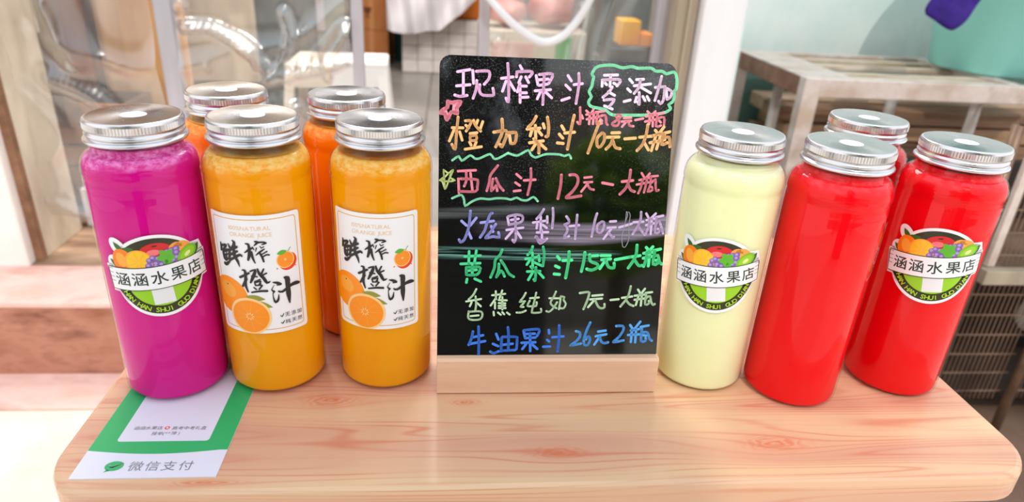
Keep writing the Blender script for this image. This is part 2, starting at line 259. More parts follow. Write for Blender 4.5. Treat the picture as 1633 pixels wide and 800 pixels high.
BOARD_WRITING=[('lilac',16,[[(109,1829),(184,1844)],[(144,1832),(146,1694)],[(104,1745),(186,1755)],[(94,1691),(126,1683),(169,1691)],[(201,1839),(207,1764)],[(223,1835),(287,1840),(304,1830),(301,1796),(272,1760)],[(226,1781),(225,1735),(206,1675)],[(246,1757),(244,1719),(264,1696),(325,1696),(332,1709),(326,1738)],[(413,1888),(420,1805),(424,1661),(408,1682)],[(377,1799),(448,1810)],[(405,1783),(385,1723)],[(425,1784),(461,1730)],[(489,1878),(505,1852)],[(469,1811),(471,1836),(477,1842),(551,1847),(567,1837),(548,1813)],[(498,1812),(484,1777)],[(526,1813),(545,1780)],[(492,1773),(477,1722)],[(489,1757),(532,1758)],[(493,1752),(496,1659)],[(494,1717),(534,1718)],[(495,1689),(545,1693)]]),('lilac',16,[[(590,1823),(603,1769)],[(610,1830),(691,1835),(671,1780)],[(604,1798),(665,1805)],[(610,1765),(664,1775)],[(640,1833),(639,1757),(638,1651)],[(587,1732),(683,1742)],[(622,1731),(602,1684)],[(646,1732),(692,1693)],[(788,1830),(811,1799)],[(777,1773),(807,1746)],[(755,1680),(803,1697)],[(828,1777),(881,1785)],[(855,1845),(859,1778),(846,1664)]]),('mint',17,[[(955,1880),(979,1893),(1028,1901),(1077,1901),(1128,1889),(1187,1898),(1227,1890),(1312,1893),(1338,1877),(1384,1877),(1410,1863),(1460,1875),(1477,1847),(1482,1813),(1480,1770),(1468,1760),(1471,1722),(1463,1693),(1439,1675),(1454,1653),(1442,1639),(1407,1623),(1312,1608),(1195,1603),(1085,1601),(1054,1617),(1028,1633),(947,1647),(926,1666),(928,1685),(941,1709),(925,1737),(941,1771),(944,1799),(950,1828),(937,1844),(955,1880)]]),('palepink',16,[[(1016,1840),(1100,1845)],[(1005,1811),(1005,1773)],[(1008,1811),(1102,1819),(1120,1806),(1099,1779)],[(1056,1841),(1055,1775)],[(1024,1793),(1034,1784)],[(1078,1795),(1089,1790)],[(1070,1771),(1052,1741),(1014,1707)],[(1047,1741),(1088,1721)],[(1022,1690),(1087,1695),(1057,1651)],[(1027,1655),(1078,1637)],[(1177,1822),(1198,1801)],[(1168,1764),(1189,1746)],[(1150,1685),(1190,1696)],[(1222,1821),(1267,1825)],[(1209,1783),(1314,1798)],[(1247,1820),(1240,1776),(1212,1737)],[(1250,1777),(1318,1743)],[(1244,1743),(1249,1671),(1238,1685)],[(1229,1714),(1221,1685)],[(1269,1720),(1285,1696)],[(1296,1721),(1311,1697)],[(1381,1846),(1370,1786),(1348,1698)],[(1345,1778),(1401,1784),(1406,1777),(1402,1700),(1385,1680),(1372,1694)],[(1417,1768),(1426,1711)],[(1422,1773),(1453,1755),(1446,1721),(1426,1708)]]),('rose',14,[[(873,1640),(878,1540),(860,1551)],[(840,1591),(832,1557)],[(885,1593),(894,1574)],[(914,1622),(929,1608)],[(958,1629),(940,1599)],[(915,1598),(969,1610)],[(919,1570),(980,1584)],[(937,1604),(935,1541)],[(962,1609),(960,1542)],[(974,1615),(1028,1623)],[(987,1610),(983,1543),(1017,1548)],[(990,1586),(1035,1597),(1045,1549),(1053,1540)],[(1006,1572),(1017,1563)],[(1135,1600),(1115,1604),(1106,1590),(1127,1566),(1119,1537),(1089,1536),(1083,1550),(1107,1566),(1136,1591),(1135,1600)],[(1156,1584),(1202,1588)],[(1143,1562),(1203,1568)],[(1173,1563),(1147,1530)],[(1188,1563),(1194,1539),(1220,1535)],[(1230,1574),(1280,1585)],[(1305,1630),(1321,1615)],[(1356,1631),(1337,1611)],[(1297,1598),(1362,1612)],[(1294,1566),(1369,1583)],[(1322,1611),(1321,1552)],[(1342,1611),(1345,1538)],[(1362,1617),(1412,1623)],[(1372,1612),(1367,1539),(1398,1545)],[(1374,1588),(1414,1596),(1418,1545)],[(1385,1574),(1396,1564)]]),('orange',18,[[(1002,1558),(980,1494),(937,1361)],[(1021,1488),(992,1455),(995,1407),(1015,1402),(1038,1442),(1036,1481),(1021,1488)],[(1084,1490),(1134,1493)],[(1055,1462),(1131,1466)],[(1093,1458),(1080,1419),(1052,1388)],[(1094,1439),(1112,1400),(1143,1393)],[(1169,1455),(1238,1462)],[(1265,1468),(1346,1477)],[(1313,1547),(1305,1478),(1284,1419),(1253,1384)],[(1298,1434),(1327,1390)],[(1364,1514),(1381,1495)],[(1419,1536),(1391,1496)],[(1351,1480),(1417,1496)],[(1334,1435),(1430,1457)],[(1371,1485),(1347,1386)],[(1402,1491),(1380,1397)],[(1417,1496),(1459,1507)],[(1427,1492),(1411,1427),(1447,1438)],[(1424,1467),(1457,1473),(1466,1414)]]),('starpink',22,[[(52,1651),(74,1644),(129,1651),(107,1613),(110,1581),(75,1588),(48,1542),(35,1577),(10,1581),(20,1598),(50,1617),(52,1651)],[(94,1638),(90,1593)],[(35,1596),(50,1562)]]),('orange',16,[[(116,1559),(107,1454),(101,1364),(80,1393)],[(81,1494),(147,1495)],[(91,1479),(64,1413)],[(127,1470),(143,1420)],[(161,1538),(197,1537),(182,1501),(167,1476)],[(164,1511),(182,1496)],[(212,1542),(223,1513),(256,1478)],[(237,1543),(228,1518)],[(268,1536),(254,1493)],[(191,1462),(234,1468)],[(193,1447),(194,1421),(229,1422),(229,1450),(193,1447)],[(189,1409),(199,1391)],[(230,1410),(220,1387)],[(162,1365),(263,1383)]]),('orange',18,[[(387,1554),(391,1482),(373,1429),(352,1385)],[(338,1474),(413,1485),(417,1454),(391,1386),(379,1400)],[(433,1474),(445,1409)],[(436,1472),(475,1475),(478,1446),(469,1410),(447,1409)],[(599,1577),(581,1541),(552,1511)],[(545,1499),(626,1506)],[(596,1522),(601,1440)],[(575,1492),(566,1458)],[(617,1489),(638,1465)],[(645,1533),(653,1509)],[(670,1574),(680,1515),(677,1461),(665,1456)],[(563,1415),(649,1429)],[(589,1440),(620,1407),(624,1353)],[(600,1406),(579,1372)],[(635,1407),(668,1379)],[(762,1524),(778,1500)],[(749,1473),(772,1449)],[(739,1419),(776,1416)],[(783,1481),(845,1488)],[(838,1591),(824,1514),(805,1382)]]),('mint',13,[[(84,1295),(124,1321),(142,1294),(195,1328),(221,1311),(247,1309),(318,1339),(339,1314),(365,1312),(431,1349)]]),('mint',13,[[(429,1348),(474,1335),(499,1338),(557,1369),(573,1342),(598,1326),(618,1329),(672,1347),(757,1347),(787,1338),(817,1348),(830,1324)]]),('lime',10,[[(31,1235),(36,1174),(42,1117),(68,1183),(90,1236),(59,1215),(31,1235),(33,1190),(7,1170),(56,1164),(101,1171),(70,1191),(90,1236)],[(27,1178),(56,1209)],[(24,1162),(40,1117)]]),('pink',15,[[(120,1229),(230,1237)],[(171,1226),(172,1169),(160,1136)],[(198,1218),(212,1112)],[(123,1182),(128,1094)],[(139,1182),(231,1180),(245,1170),(242,1133),(232,1105),(130,1103)],[(368,1269),(324,1209),(317,1164),(302,1110)],[(339,1185),(331,1110),(359,1144),(368,1111)],[(358,1189),(380,1144),(407,1114)],[(487,1218),(517,1194)],[(482,1165),(510,1147)],[(474,1111),(515,1116)],[(536,1180),(608,1186)],[(577,1255),(579,1181),(562,1090)]]),('mint',13,[[(86,1059),(134,1080),(151,1074),(162,1046),(168,1013),(213,1042),(262,1060),(320,1057),(365,1064),(427,1063),(456,1057),(493,1070),(523,1056),(561,1055),(600,1076),(628,1050)]]),('pink',17,[[(773,1219),(771,1153),(757,1069)],[(827,1220),(859,1223),(880,1204),(877,1160),(844,1110),(811,1075),(905,1089)],[(1158,1104),(1193,1142),(1213,1191),(1219,1260)],[(1041,1175),(1109,1164)],[(1168,1185),(1238,1194)],[(1209,1166),(1229,1132),(1253,1123)]]),('pink',14,[[(922,1205),(969,1211)],[(923,1175),(973,1179)],[(951,1176),(906,1116)],[(947,1156),(963,1135),(986,1130)],[(1293,1242),(1310,1218)],[(1346,1241),(1320,1208)],[(1281,1197),(1345,1214)],[(1265,1168),(1342,1184)],[(1303,1203),(1294,1153),(1279,1113)],[(1331,1208),(1324,1159),(1316,1119)],[(1350,1221),(1400,1227)],[(1355,1219),(1354,1164),(1341,1125),(1371,1135),(1365,1155)],[(1363,1184),(1387,1205),(1389,1170),(1397,1131),(1412,1136)]]),('periwinkle',16,[[(202,981),(195,892),(181,834),(164,794),(142,780),(133,796)],[(147,916),(178,888)],[(240,937),(202,888)],[(189,852),(210,806)],[(340,968),(327,961),(307,903),(295,858),(267,813)],[(269,907),(350,919)],[(364,899),(334,850),(302,809),(348,819),(388,815),(383,846)],[(336,885),(348,850)]]),('lavender',15,[[(438,945),(448,896)],[(442,949),(491,961),(531,955),(536,928),(514,910),(453,898)],[(461,927),(509,935)],[(486,954),(494,852),(495,807),(485,784),(475,798)],[(434,862),(540,879)],[(472,856),(431,806)],[(498,856),(529,812)],[(669,999),(650,966),(625,936)],[(603,912),(688,926)],[(651,952),(654,863)],[(630,903),(627,876)],[(666,899),(692,879)],[(693,953),(695,913)],[(727,1007),(731,954),(728,880)],[(630,849),(702,852)],[(661,863),(666,782)],[(622,818),(629,822),(653,777),(697,809)],[(627,822),(639,800),(679,800)]]),('lavender',15,[[(817,955),(834,932),(833,913),(807,903),(822,889),(828,861),(810,827),(811,815),(839,827)],[(841,892),(902,900)],[(887,966),(884,895),(880,811)],[(1016,977),(1004,930),(988,827)],[(1050,925),(1022,901),(1024,858),(1049,854),(1066,892),(1064,921),(1050,925)],[(1105,926),(1143,929)],[(1090,885),(1143,889)],[(1115,879),(1068,813)],[(1102,850),(1128,821),(1135,826)],[(1167,889),(1248,914)],[(1260,924),(1325,929)],[(1306,991),(1303,929),(1260,847)],[(1293,900),(1317,867),(1341,843)],[(1341,982),(1355,959)],[(1404,983),(1368,944)],[(1346,939),(1397,950)],[(1344,906),(1404,921)],[(1363,949),(1363,901),(1345,848)],[(1380,949),(1379,848)],[(1408,959),(1454,970)],[(1411,955),(1408,858),(1437,864),(1426,883)],[(1413,921),(1432,931),(1450,888),(1462,854)]]),('smear',5,[[(1209,992),(1206,937),(1197,875),(1188,827),(1197,764)],[(1224,990),(1235,971),(1230,899),(1235,813),(1214,759),(1199,764)],[(1214,990),(1218,966),(1204,923)]]),('green',16,[[(170,687),(271,695)],[(198,721),(197,640)],[(244,726),(233,644)],[(146,639),(270,645)],[(182,617),(183,576),(190,567),(252,570),(269,599),(264,620),(184,617)],[(220,626),(221,567)],[(185,594),(247,601)],[(188,540),(184,517)],[(237,542),(277,524)],[(410,734),(396,700),(368,668),(362,614),(339,552)],[(391,641),(390,596),(377,554),(407,596),(429,559)],[(403,664),(429,628),(457,578),(489,557)],[(606,757),(596,725),(575,702)],[(562,675),(643,689)],[(606,716),(611,616)],[(589,666),(572,638)],[(621,652),(672,630)],[(647,698),(653,662)],[(674,755),(683,703),(677,630)],[(576,592),(660,595)],[(632,620),(630,533),(621,540)],[(610,583),(585,537)],[(646,593),(684,552)],[(598,625),(609,613)]]),('brightgreen',19,[[(770,694),(786,674)],[(760,630),(784,620)],[(753,577),(788,574)],[(807,667),(865,670)],[(845,725),(843,649),(830,552)],[(949,721),(944,660),(932,596)],[(982,706),(987,666),(1034,645),(1040,625),(1001,604),(967,612)],[(990,699),(1036,702)],[(1057,702),(1118,703)],[(1063,674),(1122,680)],[(1089,674),(1054,615)],[(1095,661),(1112,626),(1148,621),(1147,652)],[(1153,675),(1252,694)],[(1252,694),(1318,704)],[(1293,773),(1288,699),(1244,621)],[(1284,673),(1313,637),(1333,638)],[(1356,759),(1373,741)],[(1400,764),(1374,731)],[(1341,720),(1405,728)],[(1340,687),(1402,700)],[(1363,731),(1361,684),(1347,632)],[(1384,731),(1378,635)],[(1409,739),(1453,749)],[(1415,736),(1410,648),(1441,654),(1429,674)],[(1412,700),(1438,706),(1451,664),(1468,649)]]),('sage',12,[[(249,474),(229,435),(201,405)],[(185,391),(281,408)],[(245,425),(249,371),(245,332)],[(220,386),(209,359)],[(256,381),(280,359)],[(202,325),(205,273),(279,273),(285,322),(202,322)],[(215,293),(267,298)],[(352,433),(437,443)],[(375,460),(378,406)],[(417,465),(400,413)],[(378,416),(344,364)],[(372,386),(373,344)],[(395,401),(448,399)],[(396,381),(439,379)],[(396,362),(439,364)],[(397,347),(442,347)],[(419,421),(421,337)],[(364,322),(367,298)],[(393,317),(412,302)],[(421,320),(434,305)],[(452,317),(470,303)],[(571,450),(557,421),(534,389),(568,394),(540,357),(559,355)],[(515,317),(546,317),(575,330)],[(601,414),(658,419)],[(599,397),(585,362),(612,360),(643,362),(645,387)],[(640,451),(628,387),(616,327),(623,315),(676,320),(675,342)],[(770,459),(755,422),(737,387),(747,367),(777,347)],[(728,414),(794,414)],[(780,387),(753,342),(729,322),(712,327)],[(803,427),(800,382),(794,340)],[(803,427),(827,422),(823,402),(839,377),(826,347),(806,347)]]),('sage',14,[[(929,450),(986,457),(991,442),(981,400),(959,341)],[(1014,432),(1082,438)],[(1001,407),(1079,413)],[(1030,405),(989,354)],[(1034,400),(1057,358),(1079,346),(1099,354),(1098,375)],[(1138,403),(1192,409)],[(1214,418),(1282,428)],[(1269,497),(1253,426),(1207,359)],[(1242,405),(1265,376),(1295,363)],[(1319,475),(1335,452)],[(1366,481),(1340,443)],[(1299,433),(1377,443)],[(1300,405),(1379,416)],[(1327,439),(1311,369)],[(1348,439),(1345,365)],[(1373,452),(1416,458)],[(1377,448),(1374,374),(1399,380),(1397,397)],[(1383,422),(1404,429),(1415,389),(1429,370),(1439,376)]]),('blue',16,[[(232,188),(223,141),(206,98)],[(235,150),(299,163)],[(219,105),(313,123)],[(268,221),(272,118),(272,15)],[(385,172),(401,133)],[(365,104),(400,88)],[(349,50),(371,39),(403,52)],[(422,145),(420,59),(431,57),(513,61)],[(428,151),(515,151),(524,135),(522,68)],[(461,216),(467,153),(467,68)],[(430,97),(495,104)],[(565,193),(576,148)],[(568,196),(667,202),(656,157)],[(584,171),(640,173)],[(578,142),(645,146)],[(609,175),(614,53)],[(555,110),(646,114)],[(586,103),(561,67)],[(625,99),(661,67)],[(733,198),(736,175)],[(724,130),(738,119)],[(700,82),(746,84)],[(759,148),(833,154)],[(801,229),(803,148),(798,52)]]),('skyblue',16,[[(916,189),(942,180),(943,150),(916,116),(884,91),(952,103)],[(1009,248),(987,193),(971,129),(977,95),(1000,94),(1013,129),(1006,150),(993,150),(986,133)],[(1066,186),(1116,193)],[(1051,154),(1122,167)],[(1080,154),(1044,96)],[(1077,146),(1091,116),(1113,105),(1137,111)],[(1187,224),(1231,224),(1237,197),(1207,145),(1173,113),(1242,124)],[(1281,231),(1300,205)],[(1349,254),(1313,205)],[(1288,194),(1344,203)],[(1271,162),(1347,166)],[(1296,196),(1293,113)],[(1324,196),(1323,110)],[(1354,218),(1408,228)],[(1363,205),(1363,119),(1394,121),(1393,140)],[(1365,179),(1403,179),(1419,136),(1437,121)],[(1375,160),(1396,157)]])]
BRUSH_WRITING=[[(-217,202,8),(-214,177,19),(-220,150,13)],[(-209,184,14),(-174,193,18),(-206,151,12)],[(-204,140,16),(-197,102,23),(-184,93,15)],[(-199,147,16),(-156,166,20),(-154,135,18),(-162,104,15)],[(-192,126,13),(-160,139,8)],[(-175,150,7),(-183,96,11)],[(-194,94,15),(-158,111,13)],[(-199,66,24),(-185,67,22),(-150,101,8)],[(-156,207,7),(-147,185,16)],[(-125,234,6),(-112,224,17),(-122,192,22),(-150,167,10)],[(-143,168,13),(-99,195,17)],[(-141,140,16),(-100,167,14)],[(-150,104,16),(-107,132,17),(-83,146,16),(-74,139,13)],[(-119,170,18),(-121,135,21),(-103,98,17),(-96,64,4)],[(-42,222,8),(-26,218,15),(-24,193,15),(-25,159,20),(-37,116,13)],[(-53,163,6),(-28,182,15),(-6,196,10)],[(-14,168,15),(-9,128,14),(1,96,7)],[(13,237,10),(27,232,17),(7,211,6)],[(24,229,12),(53,232,10),(72,224,12),(51,216,7)],[(-3,202,6),(2,185,7)],[(18,196,7),(11,173,5)],[(38,206,5),(45,194,7),(60,202,5)],[(61,186,7),(35,169,12),(11,148,6)],[(32,164,12),(44,135,13),(50,104,11)],[(43,152,7),(74,169,8)],[(43,132,7),(67,147,10),(84,145,10)],[(-82,44,8),(-67,43,15),(-65,6,18),(-72,-55,17),(-61,-103,9)],[(-100,-6,16),(-44,27,14)],[(-63,-14,18),(-90,-65,14)],[(-34,40,10),(-4,50,14),(-18,8,21),(-39,-36,12)],[(-29,8,9),(2,4,10)],[(10,56,10),(17,24,17),(38,-5,20),(55,-39,17),(73,-33,7)],[(44,54,10),(27,19,12)],[(58,25,10),(37,15,10)],[(-15,-28,7),(17,-16,10)],[(-16,-36,9),(-11,-56,10)],[(-13,-36,9),(19,-28,12),(10,-52,12)],[(-11,-56,9),(20,-53,10)],[(-23,-70,9),(-11,-82,10)],[(26,-57,10),(7,-81,10)],[(-39,-104,11),(9,-95,14),(50,-96,15)],[(89,-42,7),(109,-47,17),(130,-60,18),(111,-64,7)],[(94,-61,3),(77,-91,7),(90,-105,14),(82,-120,5),(85,-162,10),(93,-180,16),(109,-166,14),(115,-130,4)],[(117,-108,11),(138,-115,16),(192,-84,20),(225,-78,27),(245,-82,18)],[(157,-21,11),(174,-32,32),(174,-79,28),(174,-141,29),(176,-203,8)]]

# ================================================================== materials
METAL_TUBE = mottled('old_steel', (186, 166, 154), (220, 206, 200), 9, 0.42, (1, 1, 1), metal=0.3, c3=(198, 176, 162))
RUST = mottled('rusty_steel', (112, 72, 52), (165, 120, 98), 14, 0.6, metal=0.3)
DARK_STEEL = mottled('brown_steel', (98, 72, 56), (150, 122, 102), 8, 0.42, metal=0.5)
ALU = mottled('white_aluminium', (214, 214, 220), (238, 238, 242), 3, 0.35, (1, 1, 0.2), metal=0.15)
TAUPE = mottled('taupe_aluminium', (150, 138, 120), (186, 172, 152), 4, 0.4, (3, 3, 0.3), metal=0.3)
LILAC = mottled('grey_aluminium', (170, 168, 176), (205, 200, 208), 3, 0.35, (2, 2, 0.3), metal=0.25)
JAMBM = mottled('worn_jamb_paint', (178, 160, 138), (222, 210, 190), 7, 0.5, (1, 1, 0.4))
WHITEP = mottled('white_door_paint', (232, 226, 220), (248, 244, 240), 5, 0.45)
WHITE = mat('white_plastic', (232, 232, 232), 0.45)
CREAM = mat('cream_plastic', (226, 218, 200), 0.45)
CARD = mottled('carton_brown', (186, 112, 58), (208, 134, 76), 5, 0.7)
BROWN = mottled('brown_wood', (150, 86, 48), (190, 124, 74), 3, 0.6, (4, 4, 0.6))
GOLDW = mottled('honey_wood', (196, 138, 84), (218, 168, 112), 3, 0.55, (4, 4, 0.5))
DARKW = mottled('dark_wood', (70, 48, 36), (112, 76, 56), 5, 0.7, (1, 1, 4))
BLACK = mat('black_plastic', (24, 26, 28), 0.5)
GREENBIN = mat('dark_green_plastic', (10, 58, 50), 0.4)
TEALM = mat('teal_plastic', (160, 238, 230), 0.38)
PURPLE_CLOTH = mottled('purple_cloth', (64, 36, 140), (92, 56, 178), 18, 0.8)
TEALWALL = mottled('pale_teal_paint', (192, 220, 216), (234, 242, 240), 2.5, 0.7, (1, 1, 0.5), detail=8, c3=(214, 232, 230))
TILE_F = mottled('grey_floor_tile', (128, 124, 120), (152, 147, 143), 3, 0.28)
GROUT = mat('grout', (120, 112, 106), 0.8)
TILE_W = mottled('white_wall_tile', (220, 212, 210), (238, 232, 230), 12, 0.3)
PINKSTEP = mottled('pink_terrazzo', (206, 158, 146), (230, 194, 184), 5, 0.65, (1, 2, 1), c3=(218, 176, 164))
RISER = mottled('red_brown_riser', (116, 62, 44), (184, 128, 106), 5, 0.6, (1, 1, 2.5), detail=8, c3=(150, 90, 68))
PAVE = mottled('pale_pavement', (226, 210, 190), (246, 236, 222), 4, 0.8)
SHEET = mottled('white_sheet', (218, 214, 220), (236, 232, 236), 4, 0.5)
REDGOODS = mottled('pink_meat', (206, 110, 104), (232, 170, 160), 9, 0.5)
YELLOW = mottled('yellow_orange', (242, 190, 16), (244, 150, 10), 7, 0.4)
GREEN = mat('green_box', (90, 168, 100), 0.5)
KHAKI = mottled('khaki_cloth', (186, 170, 146), (208, 194, 170), 3, 0.8, (4, 4, 0.5))
DARKG = mottled('dark_grey_green', (58, 64, 60), (108, 112, 106), 3, 0.6)
GREYWALL = mottled('shop_wall', (140, 134, 126), (172, 166, 158), 2, 0.7)
SLAB = mottled('grey_slab', (140, 130, 120), (172, 162, 152), 6, 0.5)
LEAFM = mottled('tree_leaves', (96, 130, 30), (176, 196, 70), 12, 0.7)
t = NT(LEAFM); trl = t.new('ShaderNodeBsdfTranslucent'); trl.inputs[0].default_value = lin((190, 220, 70)); mxs = t.new('ShaderNodeMixShader', i_Fac=0.6)
t.link(pb(LEAFM).outputs[0], mxs.inputs[1]); t.link(trl.outputs[0], mxs.inputs[2]); t.link(mxs.outputs[0], t.n['Material Output'].inputs[0])
BARK = mottled('bark', (80, 62, 48), (120, 98, 76), 12, 0.9)
FACADE = mottled('street_facade', (120, 112, 104), (170, 160, 150), 1.2, 0.8)
GLASSD = mat('dark_window_glass', (40, 44, 50), 0.1)
MAGENTA = mat('magenta_print', (206, 30, 96), 0.5)

# aluminium lid: spun top
LID = mat('spun_aluminium', (182, 182, 184), 0.24, 1.0)
t = NT(LID); b = pb(LID); b.inputs['Anisotropic'].default_value = 0.75
tg = t.new('ShaderNodeTangent', direction_type='RADIAL', axis='Z'); t.link(tg.outputs[0], b.inputs['Tangent'])
f = t.noise(t.coords((1, 1, 1)), 60, 5, 0.6); t.link(t.m('MULTIPLY_ADD', f, 0.22, 0.14), b.inputs['Roughness'])
LIDSIDE = mat('rolled_aluminium', (218, 216, 220), 0.26, 1.0)
SEAL = mat('lilac_white_seal', (232, 226, 242), 0.4)

# clear PET bottle
PET = D.materials.new('clear_pet'); PET.use_nodes = True
t = NT(PET); t.n.clear()
out = t.new('ShaderNodeOutputMaterial'); tr = t.new('ShaderNodeBsdfTransparent'); gl = t.new('ShaderNodeBsdfGlossy', i_Roughness=0.035)
tr.inputs[0].default_value = (0.985, 0.985, 0.985, 1)
lw = t.new('ShaderNodeLayerWeight', i_Blend=0.5); fac = t.m('MULTIPLY_ADD', t.m('POWER', lw.outputs['Facing'], 4.0), 0.55, 0.032)
mx = t.new('ShaderNodeMixShader'); t.link(fac, mx.inputs[0]); t.link(tr.outputs[0], mx.inputs[1]); t.link(gl.outputs[0], mx.inputs[2]); t.link(mx.outputs[0], out.inputs[0])
tq = t.new('ShaderNodeTexCoord'); sq = t.new('ShaderNodeSeparateXYZ'); t.link(tq.outputs['Object'], sq.inputs[0])
mz = t.m('MINIMUM', t.m('MAXIMUM', t.m('DIVIDE', t.m('SUBTRACT', sq.outputs[2], 0.139), 0.008), 0.0), 1.0)
hh = t.m('ADD', t.m('MULTIPLY', t.noise(t.coords((1, 1, 0.3)), 45, 2, 0.4), 0.5), t.m('MULTIPLY', t.m('MULTIPLY', t.noise(t.coords((1, 1, 4.5)), 70, 3, 0.5), mz), 1.6))
bn = t.new('ShaderNodeBump', i_Strength=0.5, i_Distance=0.0009); t.link(hh, bn.inputs['Height']); t.link(bn.outputs[0], gl.inputs['Normal'])

def juice(name, rgb, c2, sss=0.35, radius=(0.02, 0.01, 0.005), froth=(255, 255, 255), z0=0.148):
    m = mat(name, rgb, 0.5); b = pb(m); t = NT(m); b.inputs['Specular IOR Level'].default_value = 0.05
    f = t.noise(t.coords((1, 1, 0.25)), 26, 4, 0.6)
    tq = t.new('ShaderNodeTexCoord'); sq = t.new('ShaderNodeSeparateXYZ'); t.link(tq.outputs['Object'], sq.inputs[0])
    wob = t.m('MULTIPLY', t.noise(t.coords((1, 1, 1)), 60, 3), 0.010)
    up = t.m('MINIMUM', t.m('MAXIMUM', t.m('DIVIDE', t.m('SUBTRACT', t.m('ADD', sq.outputs[2], wob), z0+0.005), 0.004), 0.0), 1.0)
    bub = t.ramp(t.noise(t.coords((1, 1, 2)), 230, 4, 0.65), [(0.40, (0.12,)*3), (0.62, (1,)*3)])
    t.link(t.mix(t.m('MULTIPLY', up, bub), t.ramp(f, [(0.35, lin(rgb)), (0.7, lin(c2))]), lin(froth)), b.inputs['Base Color'])
    b.inputs['Subsurface Weight'].default_value = sss; b.inputs['Subsurface Radius'].default_value = radius; b.inputs['Subsurface Scale'].default_value = 0.4
    return m
J_PURPLE = juice('dragon_fruit_juice', (214, 0, 136), (222, 6, 146), 0.3, (0.02, 0.002, 0.01), (246, 140, 210), 0.154)
J_ORANGE = juice('orange_juice', (255, 160, 0), (255, 174, 8), 0.4, (0.03, 0.012, 0.001), (255, 206, 120), 0.1515)
J_ORANGE_SHADED = juice('shaded_orange_juice', (252, 120, 0), (254, 132, 4), 0.4, (0.03, 0.008, 0.001), (252, 170, 80), 0.153)  # orange juice with the shade on the rear bottles put into its colour
J_PALE = juice('pale_green_juice', (236, 240, 184), (242, 244, 198), 0.4, (0.02, 0.02, 0.01), (240, 240, 206), 0.156)
J_RED = juice('watermelon_juice', (234, 0, 14), (240, 2, 18), 0.3, (0.02, 0.001, 0.001), (240, 60, 70), 0.155)
FOAMS = {'purple': mottled('purple_foam', (206, 40, 150), (240, 170, 214), 160, 0.4, bump=0.4), 'orange': mottled('orange_foam', (250, 168, 30), (252, 206, 110), 130, 0.4, bump=0.4),
         'deep': mottled('deep_orange_foam', (246, 130, 10), (250, 176, 70), 130, 0.4), 'pale': mottled('pale_foam', (222, 226, 170), (240, 240, 208), 130, 0.4), 'red': mottled('red_foam', (214, 4, 20), (240, 90, 96), 150, 0.35, lo=0.5, hi=0.75)}

def flat(name, rgb, rough=0.35): return mat(name, rgb, rough)
P = dict(white=flat('print_white', (246, 244, 248)), dark=flat('print_dark_green', (44, 44, 18)), lime=flat('print_lime', (150, 206, 16)), band=flat('print_band_white', (244, 244, 248)),
         ink=flat('print_ink', (34, 52, 42)), limetext=flat('print_lime_text', (170, 214, 30)), orange=flat('print_orange', (250, 128, 16)), yellow=flat('print_yellow', (254, 196, 30)), peel=flat('print_peel', (252, 170, 60)),
         red=flat('print_red', (214, 24, 34)), redhi=flat('print_red_light', (246, 120, 120)), grape=flat('print_grape', (128, 96, 176)), grapehi=flat('print_grape_light', (176, 150, 214)), gleaf=flat('print_leaf_green', (92, 180, 40)),
         peach=flat('print_peach', (246, 160, 70)), kiwi=flat('print_kiwi', (120, 190, 30)), kiwihi=flat('print_kiwi_light', (226, 240, 160)), leaf=flat('print_dark_leaf', (50, 104, 34)), black=flat('print_black', (30, 22, 22)),
         gold=flat('print_gold_line', (228, 176, 72)), tan=flat('print_tan_text', (240, 200, 150)), flesh=flat('print_orange_flesh', (255, 146, 10)), rim=flat('print_orange_rim', (254, 208, 140)), olive=flat('print_olive_leaf', (150, 150, 50)),
         red2=flat('print_red_orange', (240, 60, 20)), grey=flat('print_grey_text', (126, 130, 138)), paygreen=flat('print_pay_green', (38, 178, 104)), cardwhite=flat('print_card_white', (226, 226, 240)), qr=flat('print_light_grey', (232, 232, 236)))

# pine table top with knots (object coordinates, metres; origin at the front left corner of the top)
PINE = mat('pine', (228, 190, 154), 0.38); t = NT(PINE); b = pb(PINE); b.inputs['Coat Weight'].default_value = 0.12; b.inputs['Coat Roughness'].default_value = 0.12
tcn = t.new('ShaderNodeTexCoord'); sp = t.new('ShaderNodeSeparateXYZ'); t.link(tcn.outputs['Object'], sp.inputs[0]); X, Y, Zc = sp.outputs
yy = Y; core = None
for kx, ky, a, bb, st in ((0.147, 0.0815, 0.045, 0.016, 0.9), (0.291, 0.0285, 0.050, 0.013, 0.95), (0.432, 0.034, 0.055, 0.016, 0.85), (0.235, 0.078, 0.03, 0.008, 0.7), (0.09, 0.009, 0.05, 0.006, 0.7), (0.40, 0.20, 0.05, 0.015, 0.8)):
    dx = t.m('SUBTRACT', X, kx); dy = t.m('SUBTRACT', Y, ky)
    e = t.m('ADD', t.m('POWER', t.m('DIVIDE', dx, a), 2.0), t.m('POWER', t.m('DIVIDE', dy, bb), 2.0))
    g = t.m('EXPONENT', t.m('MULTIPLY', e, -1.0))
    yy = t.m('SUBTRACT', yy, t.m('MULTIPLY', t.m('MULTIPLY', dy, g), st))
    e2 = t.m('ADD', t.m('POWER', t.m('DIVIDE', dx, a*0.34), 2.0), t.m('POWER', t.m('DIVIDE', dy, bb*0.42), 2.0))
    wob = t.m('MULTIPLY', t.noise(t.coords((60, 220, 1)), 1.0, 2), 1.2)
    ring = t.m('MULTIPLY', t.m('EXPONENT', t.m('MULTIPLY', e2, -1.0)), t.m('MULTIPLY_ADD', t.m('SINE', t.m('MULTIPLY', t.m('ADD', t.m('SQRT', e2), wob), 17.0)), 0.35, 0.6))
    core = ring if core is None else t.m('MAXIMUM', core, ring)
